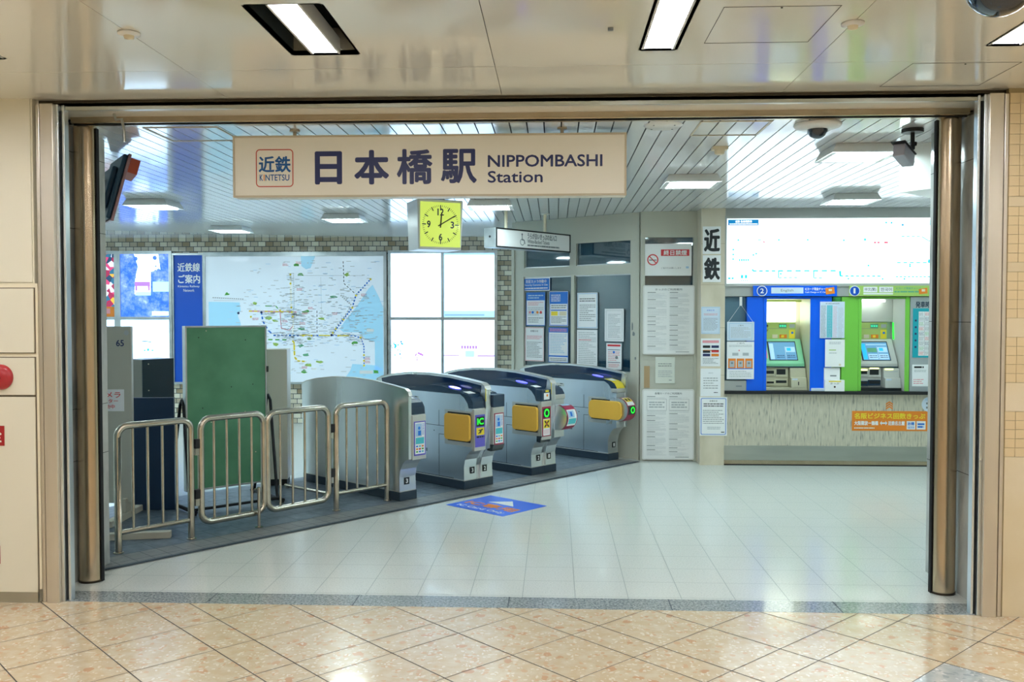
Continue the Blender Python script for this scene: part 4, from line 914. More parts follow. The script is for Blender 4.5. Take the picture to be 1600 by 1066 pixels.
# cream cabinet right of the board
e=thing('slim_cream_cabinet','tall slim cream cabinet standing right of the green board','cabinet',(-2.50,8.33,.0045),R(8)) 
m=MB(); m.box(-.19,.03,0,.22,.06,1.265,'partition_cream'); m.build('body',e,bevel=.004)
m=MB(); m.box(-.198,-.155,-.006,-.0005,.06,1.265,'alu_frame'); m.box(-.185,-.172,-.009,-.006,1.02,1.10,'black_matt'); m.build('door_edge',e)
m=MB(); m.box(-.15,.02,.02,.2,0,.06,'black_matt'); m.build('base',e)
m=MB(); m.tube([(onz(446,763).x,onz(446,763).y,.03),(onz(512,777).x,onz(512,777).y,.03)],.014,'tube_steel'); m.cyl((onz(508,776).x,onz(508,776).y,.0045),(onz(508,776).x,onz(508,776).y,.03),.02,'tube_steel',14); m.cyl((onz(449,763.5).x,onz(449,763.5).y,.0045),(onz(449,763.5).x,onz(449,763.5).y,.03),.02,'tube_steel',14)
m.build('floor_guide_rail',label='short shiny rail just above the floor behind the railings',cat='rail')
# floor stickers
def sticker(c4,label,full=True):
    # corners: left, top, right, bottom (world)
    L_,T_,R_,B_=[Vector((p.x,p.y,0)) for p in c4]
    ux=(B_-L_); uy=(T_-L_); w,h=ux.length,uy.length; ux.normalize(); uy.normalize()
    zz_=.0008 if full else .0048
    M=Matrix(((ux.x,uy.x,0,L_.x),(ux.y,uy.y,0,L_.y),(0,0,1,zz_),(0,0,0,1)))
    m=MB(); m.box(0,w,0,h,0,.0008,'machine_blue'); z=.0016
    m.poly([(w*.28,h*.60),(w*.72,h*.60),(w*.5,h*.88)],z,'white_print')
    m.text('IC専用',w*.08,h*.28,w*.92,h*.52,z,'orange_print',.03); m.text('IC Card Only',w*.10,h*.08,w*.90,h*.21,z,'white_print',.012)
    return m.build('floor_sticker',M=M,label=label,cat='floor sticker',group='blue IC lane floor stickers')
sticker([onz(696.3,789.1),onz(764.7,774.1),onz(855.7,790.6),onz(783.5,807.9)],'blue floor sticker with white arrow in front of the gates')
c=Vector((-2.62,9.45,0)); d1=Vector((math.cos(R(5)),math.sin(R(5)),0)); d2=Vector((-d1.y,d1.x,0))
sticker([c,c+d2*.62,c+d2*.62+d1*.56,c+d1*.56],'blue floor sticker glimpsed between railing bars beyond the cream cabinet')
# ------------------------------------------------------------------ papers on the office windows
G='notices taped to the office windows'
def pap(lb,pb,fr,d,draw,group=None,m='paper',name='paper_notice',cat='notice',tilt=0.,th=.0015): return flat(name,lb,cat,fr,pb,d,th,m,draw,group,tilt=tilt)
def d_sec(m,w,h,z):
    border(m,w,h,z,'white_print',.0,.008); m.text('防犯カメラ作動中',w*.12,h*.60,w*.88,h*.86,z,'white_print',.01); m.text('Security Cameras in Use',w*.08,h*.34,w*.92,h*.54,z,'white_print',.006); m.greek(w*.08,h*.14,w*.92,h*.26,1,z,'white_print',.7,0,1)
pap('blue and white security camera notice above the taped papers',(817,434.5,859.5,454.5),FA,-.018,d_sec,m='blue_print',name='security_notice')
def d_bluehead(m,w,h,z): m.quad(.006,h*.76,w-.006,h-.006,z,'blue_print'); m.greek(w*.1,h*.80,w*.9,h*.94,2,z+.001,'sky_print',.5); m.greek(w*.1,h*.6,w*.9,h*.72,3,z,'pink_print',.4); m.greek(w*.08,h*.3,w*.92,h*.56,5,z,'pale_grey_print',.4); [m.disc(w*q,h*.40,w*.06,z+.001,c_,10) for q,c_ in ((.2,'pink_print'),(.35,'blue_print'),(.6,'orange_print'),(.78,'red_print'))]; border(m,w,h,z,'blue_print',.0,.007); m.greek(w*.1,h*.08,w*.9,h*.26,3,z,'grey_print',.35)
pap('blue-headed glossy leaflet with round icons, upper left on the window',(822.5,457,852,509),FA,-.018,d_bluehead,G)
def d_blue2(m,w,h,z): border(m,w,h,z,'blue_print',.004,.008); m.quad(.01,h*.64,w-.01,h*.97,z,'blue_print'); m.greek(w*.1,h*.70,w*.6,h*.92,4,z+.001,'white_print',.45); m.greek(w*.1,h*.5,w*.9,h*.62,2,z,'grey_print',.4); m.quad(w*.08,h*.44,w*.92,h*.47,z,'blue_print'); m.quad(w*.1,h*.3,w*.45,h*.42,z,'yellow_print'); m.quad(w*.55,h*.3,w*.9,h*.42,z,'smoke_ivory'); m.greek(w*.1,h*.08,w*.9,h*.28,5,z,'grey_print',.4)
pap('blue-topped timetable leaflet beside the window mullion',(858.5,455.5,888,509.5),FA,-.018,d_blue2,G)
def d_red(m,w,h,z): border(m,w,h,z,'red_print',.004,.004); m.text('お知らせ',w*.3,h*.86,w*.7,h*.92,z,'black_print',.01); m.greek(w*.1,h*.64,w*.9,h*.76,3,z,'pink_print',.45); m.greek(w*.1,h*.1,w*.9,h*.58,11,z,'grey_print',.35)
pap('white notice with thin red border, lower left on the window',(820.5,511.5,850,564.5),FA,-.018,d_red,G)
def d_blue3(m,w,h,z): m.quad(0,h*.86,w,h,z,'blue_print'); m.greek(w*.06,h*.88,w*.94,h*.98,2,z+.001,'pink_print',.5); m.greek(w*.08,h*.26,w*.92,h*.82,12,z,'sky_print',.4); m.quad(0,h*.16,w,h*.2,z,'blue_print'); border(m,w,h,z,'blue_print',.0,.006); m.greek(w*.08,h*.04,w*.92,h*.13,2,z,'grey_print',.4)
pap('blue-edged glossy poster low beside the window mullion',(857.5,512,888,566.5),FA,-.018,d_blue3,G)
def d_blueb(m,w,h,z): border(m,w,h,z,'sky_print',.006,.008); m.greek(w*.12,h*.74,w*.88,h*.86,2,z,'black_print',.35); m.greek(w*.12,h*.2,w*.9,h*.68,9,z,'grey_print',.32,.5)
pap('white notice with pale blue border, upper on the right window',(902,457.5,934,513.5),FA,-.018,d_blueb,G)
def d_plain(m,w,h,z): m.greek(w*.08,h*.06,w*.94,h*.95,18,z,'pale_grey_print',.35,.5,3); m.greek(w*.1,h*.7,w*.7,h*.74,1,z+.001,'pink_print',.6)
pap('plain typed sheet below the pale-blue-bordered notice',(901.5,515.5,933.5,572),FA,-.018,d_plain,G)
def d_thin(m,w,h,z): border(m,w,h,z,'pale_grey_print',.02,.003); m.greek(w*.18,h*.1,w*.82,h*.85,16,z,'pale_grey_print',.35,.5,8)
pap('thin-framed grey-print sheet at right on the window',(945,482.5,975,533.5),FA,-.018,d_thin,G)
def d_or(m,w,h,z): m.quad(w*.08,h*.88,w*.92,h*.95,z,'red_print'); m.quad(w*.1,h*.74,w*.9,h*.76,z,'navy_print'); m.greek(w*.12,h*.32,w*.88,h*.7,6,z,'pink_print',.35); m.disc(w*.5,h*.66,w*.07,z+.001,'blue_print',12); m.disc(w*.68,h*.46,w*.09,z+.001,'grey_print',12); m.quad(w*.1,h*.26,w*.9,h*.28,z,'navy_print'); m.greek(w*.15,h*.08,w*.85,h*.22,3,z,'red_print',.3)
pap('small sheet with red heading at lower right of the window',(947.5,536.5,971.5,577.5),FA,-.018,d_or,G)
# notice wall: no smoking, boards
def d_smoke(m,w,h,z):
    m.disc(w*.17,h*.50,h*.175,z,'red_print',28,rin=h*.14); m.quad(w*.09,h*.475,w*.25,h*.505,z,'grey_print'); m.strip((w*.17-h*.12,h*.5+h*.12),(w*.17+h*.12,h*.5-h*.12),h*.03,z+.001,'red_print'); m.tube([(w*.2,h*.55,z),(w*.22,h*.62,z)],.001,'grey_print',4)
    m.quad(w*.345,h*.62,w*.95,h*.82,z,'red_print'); m.text('終日禁煙',w*.40,h*.64,w*.90,h*.80,z+.001,'white_print',.02); m.text('ご協力をお願いします',w*.35,h*.215,w*.78,h*.27,z,'grey_print'); m.quad(w*.88,h*.23,w*.94,h*.29,z,'sky_print')
pap('white no-smoking sign with red ring and red heading',(1007.5,381,1080.5,431),FN,.006,d_smoke,m='board_white',name='no_smoking_sign',cat='sign',th=.004)
def board(lb,pb,title,seed,boxes=False):
    x0,y0,x1,y1=FN.box(*pb); w,h=x1-x0,y1-y0
    e=thing('notice_board',lb,'notice board',M=FN.M@Matrix.Translation((x0,y0,.022)),group='white framed notice boards')
    m=MB(); m.box(.012,w-.012,.012,h-.012,-.003,.004,'board_white'); z=.0055
    m.text(title,w*.24,h*.925,w*.76,h*.955,z,'grey_print',.008)
    for c0,c1,s2 in ((.09,.46,1),(.52,.90,2)):
        r2=random.Random(seed+s2); y=.90
        while y>.08:
            dy=r2.uniform(.05,.16); m.quad(w*c0,h*(y-.008),w*(c0+.16),h*y,z,'grey_print'); m.greek(w*c0,h*max(.06,y-dy+.01),w*c1,h*(y-.016),max(2,int(dy/.014)),z,'pale_grey_print',.25,.4,int(y*100)); y-=dy
    if boxes:
        for c0 in (.09,.52): m.quad(w*c0,h*.70,w*(c0+.38),h*.86,z+.0008,'board_white'); border_=rects(w*c0,w*(c0+.38),h*.70,h*.86,[(w*c0+.002,w*(c0+.38)-.002,h*.70+.002,h*.86-.002)]); [m.quad(a,c,b,d,z+.0016,'grey_print') for a,b,c,d in border_]; m.greek(w*(c0+.04),h*.73,w*(c0+.34),h*.83,3,z+.0016,'pale_grey_print',.5,.3,seed)
    m.quad(w*.64,h*.035,w*.90,h*.042,z,'grey_print')
    m.build('sheet',e); o_=rr(0,w,0,h,.022); i_=rr(.014,w-.014,.014,h-.014,.012); n=len(o_)
    m=MB(); 
    for (P_,Q_) in ((o_,i_),):
        vs=[(a,b,.010) for a,b in P_+Q_]+[(a,b,-.010) for a,b in P_+Q_]
        m.add(vs,[(i,(i+1)%n,n+(i+1)%n,n+i) for i in range(n)]+[(2*n+i,2*n+(i+1)%n,(i+1)%n,i) for i in range(n)]+[(n+i,n+(i+1)%n,3*n+(i+1)%n,3*n+i) for i in range(n)]+[(2*n+(i+1)%n,2*n+i,3*n+i,3*n+(i+1)%n) for i in range(n)],'white_plastic')
    m.build('frame',e)
board('white framed notice board on ticket use, directly below the no-smoking sign',(1004,446,1084.5,554),'きっぷのご利用案内',11)
board('white framed notice board on cards, standing near the floor',(1003,608,1084,718),'各種カードのご利用案内',23,True)
def d_small(m,w,h,z): m.greek(w*.14,h*.62,w*.86,h*.78,2,z,'grey_print',.3,.2,3); m.greek(w*.14,h*.22,w*.86,h*.5,4,z,'pale_grey_print',.35,.2,5); m.greek(w*.7,h*.1,w*.85,h*.14,1,z,'grey_print',.6)
pap('small curled paper taped between the two framed boards',(1024,558,1054.5,599),FN,.012,d_small,m='leaflet')
flat('wood_patch','small brown wooden patch left of the taped paper on the notice wall','patch',FN,(1004,572,1015,606),.0,.01,'wood_scrap')
# pillar
FP=Frame((0,9.70,0),(1,0,0))
for ch,pb,lb in (('近',(1098,354,1126,397),'upper black character plate on the marble pillar'),('鉄',(1098,399,1126,441),'lower black character plate on the marble pillar')):
    flat('character_plate',lb,'sign',FP,pb,.0,.006,'pillar_marble' if 0 else 'board_white',lambda m,w,h,z,ch=ch:m.text(ch,w*.06,h*.08,w*.96,h*.92,z,'black_print',.05),group='black characters on the pillar')
G2='sheets taped up the marble pillar'
def d_p1(m,w,h,z): border(m,w,h,z,'sky_print',.006,.004); m.text('お知らせ',w*.3,h*.84,w*.7,h*.9,z,'blue_print',.01); m.greek(w*.14,h*.68,w*.86,h*.76,2,z,'pink_print',.4); m.greek(w*.12,h*.12,w*.88,h*.6,10,z,'grey_print',.28,.3,2)
pap('blue-lined sheet topmost on the pillar under the characters',(1095.5,479.5,1125,522),FP,.0,d_p1,G2,'paper_blue')
def d_p2(m,w,h,z): m.quad(w*.08,h*.84,w*.92,h*.93,z,'pink_print'); [m.quad(w*a,h*b,w*(a+.38),h*(b+.09),z,c_) for a,b,c_ in ((.1,.66,'black_print'),(.54,.66,'navy_print'),(.1,.48,'black_print'),(.54,.5,'red_print'),(.1,.36,'navy_print'),(.54,.36,'orange_print'))]; m.greek(w*.1,h*.08,w*.9,h*.3,5,z,'grey_print',.35); m.quad(w*.1,h*.56,w*.9,h*.585,z,'orange_print')
pap('sheet with black and orange blocks, second on the pillar',(1095,529,1125.5,572.5),FP,.0,d_p2,G2)
def d_p3(m,w,h,z): m.text('お知らせ',w*.38,h*.82,w*.62,h*.86,z,'grey_print'); m.greek(w*.14,h*.25,w*.86,h*.7,5,z,'grey_print',.25,.3,2); m.greek(w*.66,h*.12,w*.86,h*.16,1,z,'black_print',.6)
pap('plain white typed sheet, third on the pillar',(1094.5,576,1126,619.5),FP,.0,d_p3,G2)
def d_p4(m,w,h,z):
    o_=rr(.012,w-.012,.012,h-.012,.014); i_=rr(.018,w-.018,.018,h-.018,.01); n=len(o_); m.add([(a,b,z) for a,b in o_+i_],[(i,(i+1)%n,n+(i+1)%n,n+i) for i in range(n)],'blue_print')
    m.text('お知らせ',w*.36,h*.88,w*.64,h*.92,z,'black_print',.01); m.greek(w*.14,h*.74,w*.86,h*.85,2,z,'black_print',.4,.0,1); m.greek(w*.12,h*.3,w*.88,h*.68,8,z,'grey_print',.28,.3,3); m.greek(w*.28,h*.16,w*.76,h*.24,2,z,'pale_grey_print',.4); m.greek(w*.78,h*.08,w*.9,h*.11,1,z,'black_print',.7)
flat('framed_notice','blue-bordered white notice overlapping the pillar edge at waist height','notice',FP,(1093,620.5,1136,681),.001,.006,'board_white',d_p4)
# ------------------------------------------------------------------ fare map (back-lit)
x0,y0,x1,y1=FT.box(1135,341,1560,443); w,h=x1-x0,y1-y0
e=thing('fare_map','wide glowing white fare map above the ticket machines','map',M=FT.M@Matrix.Translation((x0,y0,.0005)))
m=MB(); m.box(0,w,0,h,.0,.012,'route_light'); z=.0135
X=lambda q:(q/4.571+1120-1135)/425*w; Y=lambda q:h-(q/4.571+320-340)/103*h
m.quad(X(78),Y(140),X(297),Y(99),z,'print_deep_lit'); m.text('近鉄 各線運賃表',X(130),Y(122),X(250),Y(104),z+.001,'route_light',.02); m.greek(X(88),Y(136),X(290),Y(126),1,z+.001,'route_light',.7,0,2)
def ln(x0_,y0_,x1_,y1_,t_=.008,dash=None,mt='print_cyan_lit'):
    t_*=1.7
    p=Vector((X(x0_),Y(y0_)));q=Vector((X(x1_),Y(y1_)))
    if not dash: m.strip(p,q,t_,z,mt); return
    n_=max(1,int((q-p).length/dash))
    for i in range(n_): m.strip(p.lerp(q,i/n_),p.lerp(q,(i+.6)/n_),t_,z,mt)
ln(258,471,440,471,.009,.06); ln(440,471,880,471,.009,.09); ln(258,471,258,458,.009); ln(444,471,444,520,.006); ln(444,520,595,520,.006,.05); ln(697,475,697,522,.006); ln(697,522,770,522,.006,.05); ln(885,471,888,508,.012); ln(885,508,1190,510,.008,.05)
ln(1284,425,1284,515,.006,None,'pale_lit'); ln(1284,515,1565,515,.006,.04); ln(1290,413,1520,413,.006,.06); ln(1520,390,1515,415,.012); ln(1528,106,1570,106,.012); ln(1528,106,1526,145,.012); ln(1320,225,1465,227,.005,.05); ln(1465,227,1515,258,.005); ln(1515,258,1570,260,.005,.05)
ln(98,230,98,545,.005,None,'pale_lit'); ln(152,180,152,240,.005,None,'pale_lit'); ln(100,230,160,230,.004,None,'pale_lit'); ln(420,415,930,412,.004,.06,'pale_lit'); ln(900,225,1170,205,.004,.08,'pale_lit')
for a,b in ((152,247),(444,247),(652,247),(910,251),(1087,434),(945,528),(1190,530),(1345,530),(1383,427),(1383,440),(1545,163),(460,492),(116,316),(116,351),(116,385),(282,346),(262,355),(1210,125),(1248,127),(1327,142)): m.disc(X(a),Y(b),.010,z+.001,'print_cyan_lit',8)
m.quad(X(1320),Y(148),X(1335),Y(136),z+.001,'print_deep_lit'); ln(1057,238,1057,254,.007); ln(1066,238,1066,254,.007); ln(298,240,298,254,.005); ln(308,240,308,254,.005)
ln(1125,268,1175,268,.009,.035,'print_red_lit'); ln(1197,268,1245,268,.009,.035,'print_red_lit'); m.disc(X(338),Y(261),.009,z,'print_red_lit',8); ln(158,392,236,390,.014,.02); ln(80,524,132,524,.012,.03)
ln(172,490,230,490,.006,.02,'pale_lit'); ln(172,512,230,512,.02,.03,'print_cyan_lit'); ln(172,542,230,542,.006,.02)
m.build('lit_face',e); m=MB()
for a,b,c,d in rects(-.02,w+.02,-.03,h+.03,[(0,w,0,h)]): m.box(a,b,c,d,.0,.02,'grey_metal_paint')
m.build('frame',e)
# header strips
def header(lb,pb,m_,draw): 
    return flat('machine_header_sign',lb,'sign',FT,pb,.024,.014,m_,draw,group='numbered header signs over the ticket machines')
def d_h2(m,w,h,z):
    m.disc(w*.105,h*.5,h*.50,z,'white_print',28); m.disc(w*.105,h*.5,h*.42,z+.001,'panel_blue',28); m.text('2',w*.105-h*.17,h*.28,w*.105+h*.17,h*.74,z+.002,'white_print',.03)
    m.quad(w*.215,h*.26,w*.60,h*.82,z,'paper_blue'); m.text('English',w*.33,h*.36,w*.48,h*.68,z+.001,'grey_print'); m.text('ICカード現金チャージ',w*.62,h*.54,w*.89,h*.82,z,'white_print',.02); m.text('Cash Charge on IC Card',w*.62,h*.26,w*.88,h*.46,z,'white_print',.01)
    m.add([(w*.87,h*.16,z+.002),(w*.975,h*.26,z+.002),(w*.965,h*.86,z+.002),(w*.86,h*.74,z+.002)],[(0,1,2,3)],'orange_print'); m.quad(w*.90,h*.48,w*.94,h*.68,z+.003,'smoke_ivory')
header('blue header sign numbered 2 offering English',(1176.5,446.5,1307,463),'machine_blue',d_h2)
def d_h1(m,w,h,z):
    m.disc(w*.062,h*.5,h*.50,z,'white_print',28); m.disc(w*.062,h*.5,h*.43,z+.001,'panel_blue',28); m.text('1',w*.062-h*.11,h*.26,w*.062+h*.07,h*.76,z+.002,'white_print',.04)
    m.quad(w*.165,h*.36,w*.33,h*.90,z,'white_print'); m.quad(w*.35,h*.36,w*.515,h*.90,z,'white_print'); m.text('中文(繁)',w*.18,h*.46,w*.315,h*.80,z+.001,'grey_print',.01); m.text('한국어',w*.37,h*.46,w*.50,h*.80,z+.001,'grey_print',.01); m.quad(w*.165,h*.16,w*.515,h*.30,z,'white_print')
    m.text('ICカード現金チャージ',w*.55,h*.64,w*.84,h*.86,z,'tape_green',.02); m.greek(w*.53,h*.3,w*.84,h*.54,1,z,'tape_green',.6,0,2); m.add([(w*.82,h*.18,z+.002),(w*.92,h*.26,z+.002),(w*.915,h*.8,z+.002),(w*.815,h*.66,z+.002)],[(0,1,2,3)],'orange_print'); m.quad(w*.85,h*.44,w*.89,h*.66,z+.003,'smoke_ivory')
header('green header sign numbered 1 with two language plates',(1326.5,446.5,1459,463),'lime_print',d_h1)
# ------------------------------------------------------------------ ticket machines
def pbx(m,pb,d0,d1,mt,zmin=None):
    x0,y0,x1,y1=FT.box(*pb,d1); y0=max(y0,ZL) if zmin is None else y0
    m.box(x0,x1,y0,y1,d0,d1,mt)
def machine(lb,ox,case,case_dark,body,bez,on,num):
    # ox: pixel offset of the opening's left edge relative to machine 2
    e=thing('ticket_machine',lb,'ticket machine',M=FT.M,group='ticket vending machines')
    # casing around a recess
    l,r_=ox; O0,O1=l+26,l+100
    m=MB(); pbx(m,(l,464,O0,613),-.42,.004,case); pbx(m,(O1,464,r_,613),-.42,.004,case); pbx(m,(O0,464,O1,467),-.42,.004,case); m.build('casing',e)
    X=lambda p:FT.hit(p,540)[0]; Z=lambda p:FT.hit(1300,p)[1]
    xa,xb=X(O0),X(O1); z0_,z1_=ZL,Z(467)
    m=MB(); m.box(xa,xa+.03,z0_,z1_,-.002,.008,case_dark if num=='1' else case); m.box(xb-.01,xb+.035,z0_,z1_,.004,.008,case if num=='1' else 'machine_blue'); m.build('door_trim',e,bevel=.003)
    m=MB(); m.box(xa+.03,xa+.032,z0_,z1_,-.40,-.003,body); m.box(xb-.012,xb-.010,z0_,z1_,-.40,.003,body); m.box(xa+.03,xb-.012,z1_-.004,z1_,-.40,-.003,body); m.box(xa+.03,xb-.012,z0_,z1_,-.405,-.40,body); m.build('recess_lining',e)
    A=xa+.034; B=xb-.014
    D=-.34
    zl_=lambda p:FT.hit(1230,p,D)[1]
    # upper lamp panel
    m=MB()
    if num=='2': m.box(A,B-.06,zl_(503),zl_(466),-.395,D,'led_white'); m.box(A,B,zl_(472),zl_(466),D,D+.004,'info_lime')
    else: m.box(A,B,zl_(503),zl_(466),-.395,D,body); m.box(A+.01,B-.12,z1_-.03,z1_-.006,-.33,-.22,'led_white')
    m.build('lamp_panel',e)
    m=MB(); m.box(A,B-.06,zl_(530),zl_(504),-.395,D+.006,'info_lime'); zz1,zz0=zl_(504),zl_(530); hh=zz1-zz0; ww=B-.06-A; z=D+.0075
    m.text('乗車券',A+ww*.03,zz0+hh*.70,A+ww*.24,zz0+hh*.88,z,'black_print',.02); m.text('カード',A+ww*.03,zz0+hh*.44,A+ww*.24,zz0+hh*.60,z,'black_print',.01)
    m.quad(A+ww*.53,zz0+hh*.66,A+ww*.75,zz0+hh*.92,z,'tape_green')
    for i in range(3): m.disc(A+ww*(.575+.065*i),zz0+hh*.79,ww*.022,z+.001,'led_teal',12)
    m.quad(A+ww*.35,zz0+hh*.06,A+ww*.50,zz0+hh*.28,z,'smoke_ivory'); m.quad(A+ww*.55,zz0+hh*.06,A+ww*.76,zz0+hh*.28,z,'orange_print'); m.quad(A+ww*.60,zz0+hh*.1,A+ww*.68,zz0+hh*.24,z+.001,'yellow_print'); m.quad(A+ww*.82,zz0+hh*.04,A+ww*.98,zz0+hh*.56,z,'yellow_print'); m.disc(A+ww*.91,zz0+hh*.38,ww*.035,z+.001,'blue_print',12); m.quad(A+ww*.83,zz0+hh*.68,A+ww*.98,zz0+hh*.9,z,'pale_grey_print'); m.quad(A,zz0+hh*.62,A+ww*.75,zz0+hh*.635,z,'grey_print')
    m.build('info_panel',e)
    # sloped console with touch screen
    ztop,zbot=zl_(530),FT.hit(1230,568,-.16)[1]
    pT=(ztop,-.335); pB_=(zbot,-.15)
    m=MB(); m.prism([(ztop,-.395),(ztop,pT[1]),(zbot,pB_[1]),(zbot-.03,pB_[1]),(zbot-.03,-.395)],A,B-.01,bez)
    # axis x: prism maps (a,b)->(c,a,b) i.e. y=a(height), z=b(depth)
    m.build('console',e)
    sl=Vector((0,zbot-ztop,pB_[1]-pT[1])); Ls=sl.length; sl.normalize(); up=-sl; nrm=Vector((1,0,0)).cross(up)
    Mx=Matrix(((1,up.x,nrm.x,A),(0,up.y,nrm.y,zbot),(0,up.z,nrm.z,pB_[1]),(0,0,0,1)))
    w_=B-.01-A; m=MB(); m.box(w_*.16,w_*.86,Ls*.12,Ls*.90,.001,.004,'slot_black'); s1,s2,s3=('screen_blue','screen_light','screen_cyan') if on else ('screen_blue','screen_blue','screen_light')
    m.quad(w_*.19,Ls*.14,w_*.84,Ls*.86,.0055,s1); m.quad(w_*.20,Ls*.16,w_*.30,Ls*.80,.007,s3); m.quad(w_*.33,Ls*.16,w_*.56,Ls*.38,.007,s2); m.quad(w_*.59,Ls*.16,w_*.82,Ls*.38,.007,s2); m.quad(w_*.59,Ls*.45,w_*.82,Ls*.66,.007,'screen_light'); m.quad(w_*.62,Ls*.5,w_*.72,Ls*.62,.008,'screen_cyan'); m.quad(w_*.32,Ls*.74,w_*.82,Ls*.78,.007,s2); m.quad(w_*.33,Ls*.45,w_*.56,Ls*.62,.007,'tape_green' if on else s1); m.quad(w_*.575,Ls*.14,w_*.58,Ls*.68,.009,'white_print'); m.greek(w_*.35,Ls*.2,w_*.54,Ls*.34,2,.009,'navy_print',.35); m.greek(w_*.61,Ls*.2,w_*.80,Ls*.34,2,.009,'navy_print',.35)
    m.build('touch_screen',e,M=Mx)
    m=MB(); m.quad(w_*.10,Ls*.2,w_*.135,Ls*.82,.0012,'pink_print')
    for i in range(7): m.quad(w_*.01,Ls*(.18+.1*i),w_*.06,Ls*(.25+.1*i),.0012,'pale_grey_print')
    m.build('key_strip',e,M=Mx)
    # lower unit
    D2=-.12; zL=lambda p:FT.hit(1230,p,D2)[1]; za=zbot-.031
    m=MB(); m.box(A,B,ZL,ZL+.028,-.395,-.06,body if num=='2' else 'slot_black'); m.box(A,A+(B-A)*.60,ZL+.029,za-.012,-.395,-.16,body); m.box(A,B-.01,za-.011,za-.001,-.395,-.13,'dark_cover'); m.build('lower_unit',e,bevel=.003)
    xc=A+(B-A)*.62
    hz=za-.013-(ZL+.029); zb=ZL+.029
    m=MB(); m.prism([(zb,-.395),(zb,-.06),(zb+hz*.48,-.075),(zb+hz*.52,-.11),(zb+hz*.98,-.12),(zb+hz*.999,-.20),(zb+hz*.999,-.395)],xc,B-.004,body); m.build('card_unit',e,bevel=.002)
    m=MB(); m.box(xc+.02,B-.02,zb+hz*1.0+.001,zb+hz*1.0+.003,-.20,-.135,'tape_green'); m.box(xc+(B-xc)*.42,xc+(B-xc)*.47,zb+hz*.12,zb+hz*.3,-.066,-.058,'slot_black') if num=='2' else m.box(xc+.01,B-.02,zb+hz*.80,zb+hz*.84,-.119,-.112,'pale_grey_print'); m.box(xc+.012,xc+(B-xc)*.4,zb+hz*.38,zb+hz*.46,-.078,-.0715,'paper_blue'); m.build('card_slot',e)
    Lw=(B-A)*.60
    for i,(xa_,xb_,za_,zb_) in enumerate(((.12,.42,.60,.84),(.52,.88,.56,.92),(.14,.42,.10,.28),(.50,.92,.12,.34))):
        m=MB(); m.box(A+Lw*xa_-.01,A+Lw*xb_+.01,zb+hz*za_-.008,zb+hz*zb_+.008,-.16,-.148,body if (num=='2' or i<2) else 'dark_cover'); m.box(A+Lw*xa_,A+Lw*xb_,zb+hz*(za_+.08),zb+hz*zb_,-.1478,-.145,'slot_black')
        if on and i<2: m.box(A+Lw*xa_,A+Lw*xb_,zb+hz*zb_+.004,zb+hz*zb_+.018,-.1478,-.142,'led_amber')
        m.build('cash_slot',e,bevel=.002)
    if on:
        m=MB(); m.box(xc+.015,B-.07,za-.03,za-.018,-.118,-.108,'led_amber'); m.tube([(B+.0,zl_(504),-.32),(B-.003,zl_(530),-.30)],.008,'led_green'); m.build('indicator_lamp',e)
    return e
machine('blue-cased ticket machine numbered 2 with beige fittings',(1167,1299),'machine_blue','machine_blue','machine_beige','bezel_green',False,'2')
machine('green-cased ticket machine numbered 1 with lit touch screen',(1315,1421),'machine_green','machine_green','machine_ivory','machine_ivory',True,'1')
# filler panels between machines and at the left
m=MB(); pbx(m,(1300.5,464,1313,613),-.3,-.02,'machine_green_dark'); m.build('filler_strip',M=FT.M,label='dark green filler strip behind the leaflet column between the machines',cat='panel')
e=thing('service_window','dark service window left of the blue ticket machine','window',M=FT.M)
m=MB(); pbx(m,(1130.5,464,1164.5,594.5),-.2,-.06,'dark_blind',1); m.build('pane',e); m=MB(); x0,y0,x1,y1=FT.box(1130.5,595,1166,612,0); m.box(x0,x1,ZL,y1,-.2,0,'grey_metal_paint'); m.box(x0+(x1-x0)*.55,x0+(x1-x0)*.8,ZL+(y1-ZL)*.4,ZL+(y1-ZL)*.5,0,.004,'grey_print'); m.build('sill_panel',e)
# timetable panel
x0,y0,x1,y1=FT.box(1421.6,464,1560,612,0); y0=ZL
e=thing('timetable_panel','silver panel with teal departure timetable at the right','timetable',M=FT.M@Matrix.Translation((x0,y0,0)))
w,h=x1-x0,y1-y0; kx=w/138.4; ky=h/148.
m=MB(); m.box(0,w,0,h,-.3,.003,'machine_silver'); m.text('発車時刻表',8*kx,h-17*ky,46*kx,h-7*ky,.0045,'dark_cover',.015); m.build('panel',e)
m=MB(); m.box(4*kx,70*kx,53*ky,h-15*ky-.02,.0035,.006,'teal_print'); z=.0072; a,b,c,d=13*kx,68*kx,56*ky,h-20*ky-.02; m.quad(a,c,b,d,z,'paper')
for i in range(1,9): yy=c+(d-c)*i/9; m.quad(a,yy-.001,b,yy+.001,z+.001,'grey_print')
for i in range(1,6): xx=a+(b-a)*i/6; m.quad(xx-.001,c,xx+.001,d,z+.001,'grey_print')
for i in range(9):
    for j in range(6):
        xx=a+(b-a)*j/6; yy=c+(d-c)*i/9; m.greek(xx+.004,yy+.008,xx+(b-a)/6-.004,yy+(d-c)/9-.008,3,z+.001,['red_print','grey_print','navy_print','green_print','grey_print'][(i*3+j)%5],.35,.2,i*7+j)
for i in range(5): m.quad(7*kx,h*(.46+.07*i),10*kx,h*(.47+.07*i)+.01,z,'navy_print')
m.build('timetable_sheet',e)
m=MB(); m.box(4*kx,70*kx,8*ky,42*ky,.0035,.005,'paper'); m.greek(7*kx,36*ky,22*kx,40*ky,1,.0065,'black_print',.7,0,1); m.greek(6*kx,11*ky,22*kx,20*ky,3,.0065,'pink_print',.4,.3,2); m.greek(7*kx,30*ky,26*kx,34*ky,2,.0065,'pale_grey_print',.4)
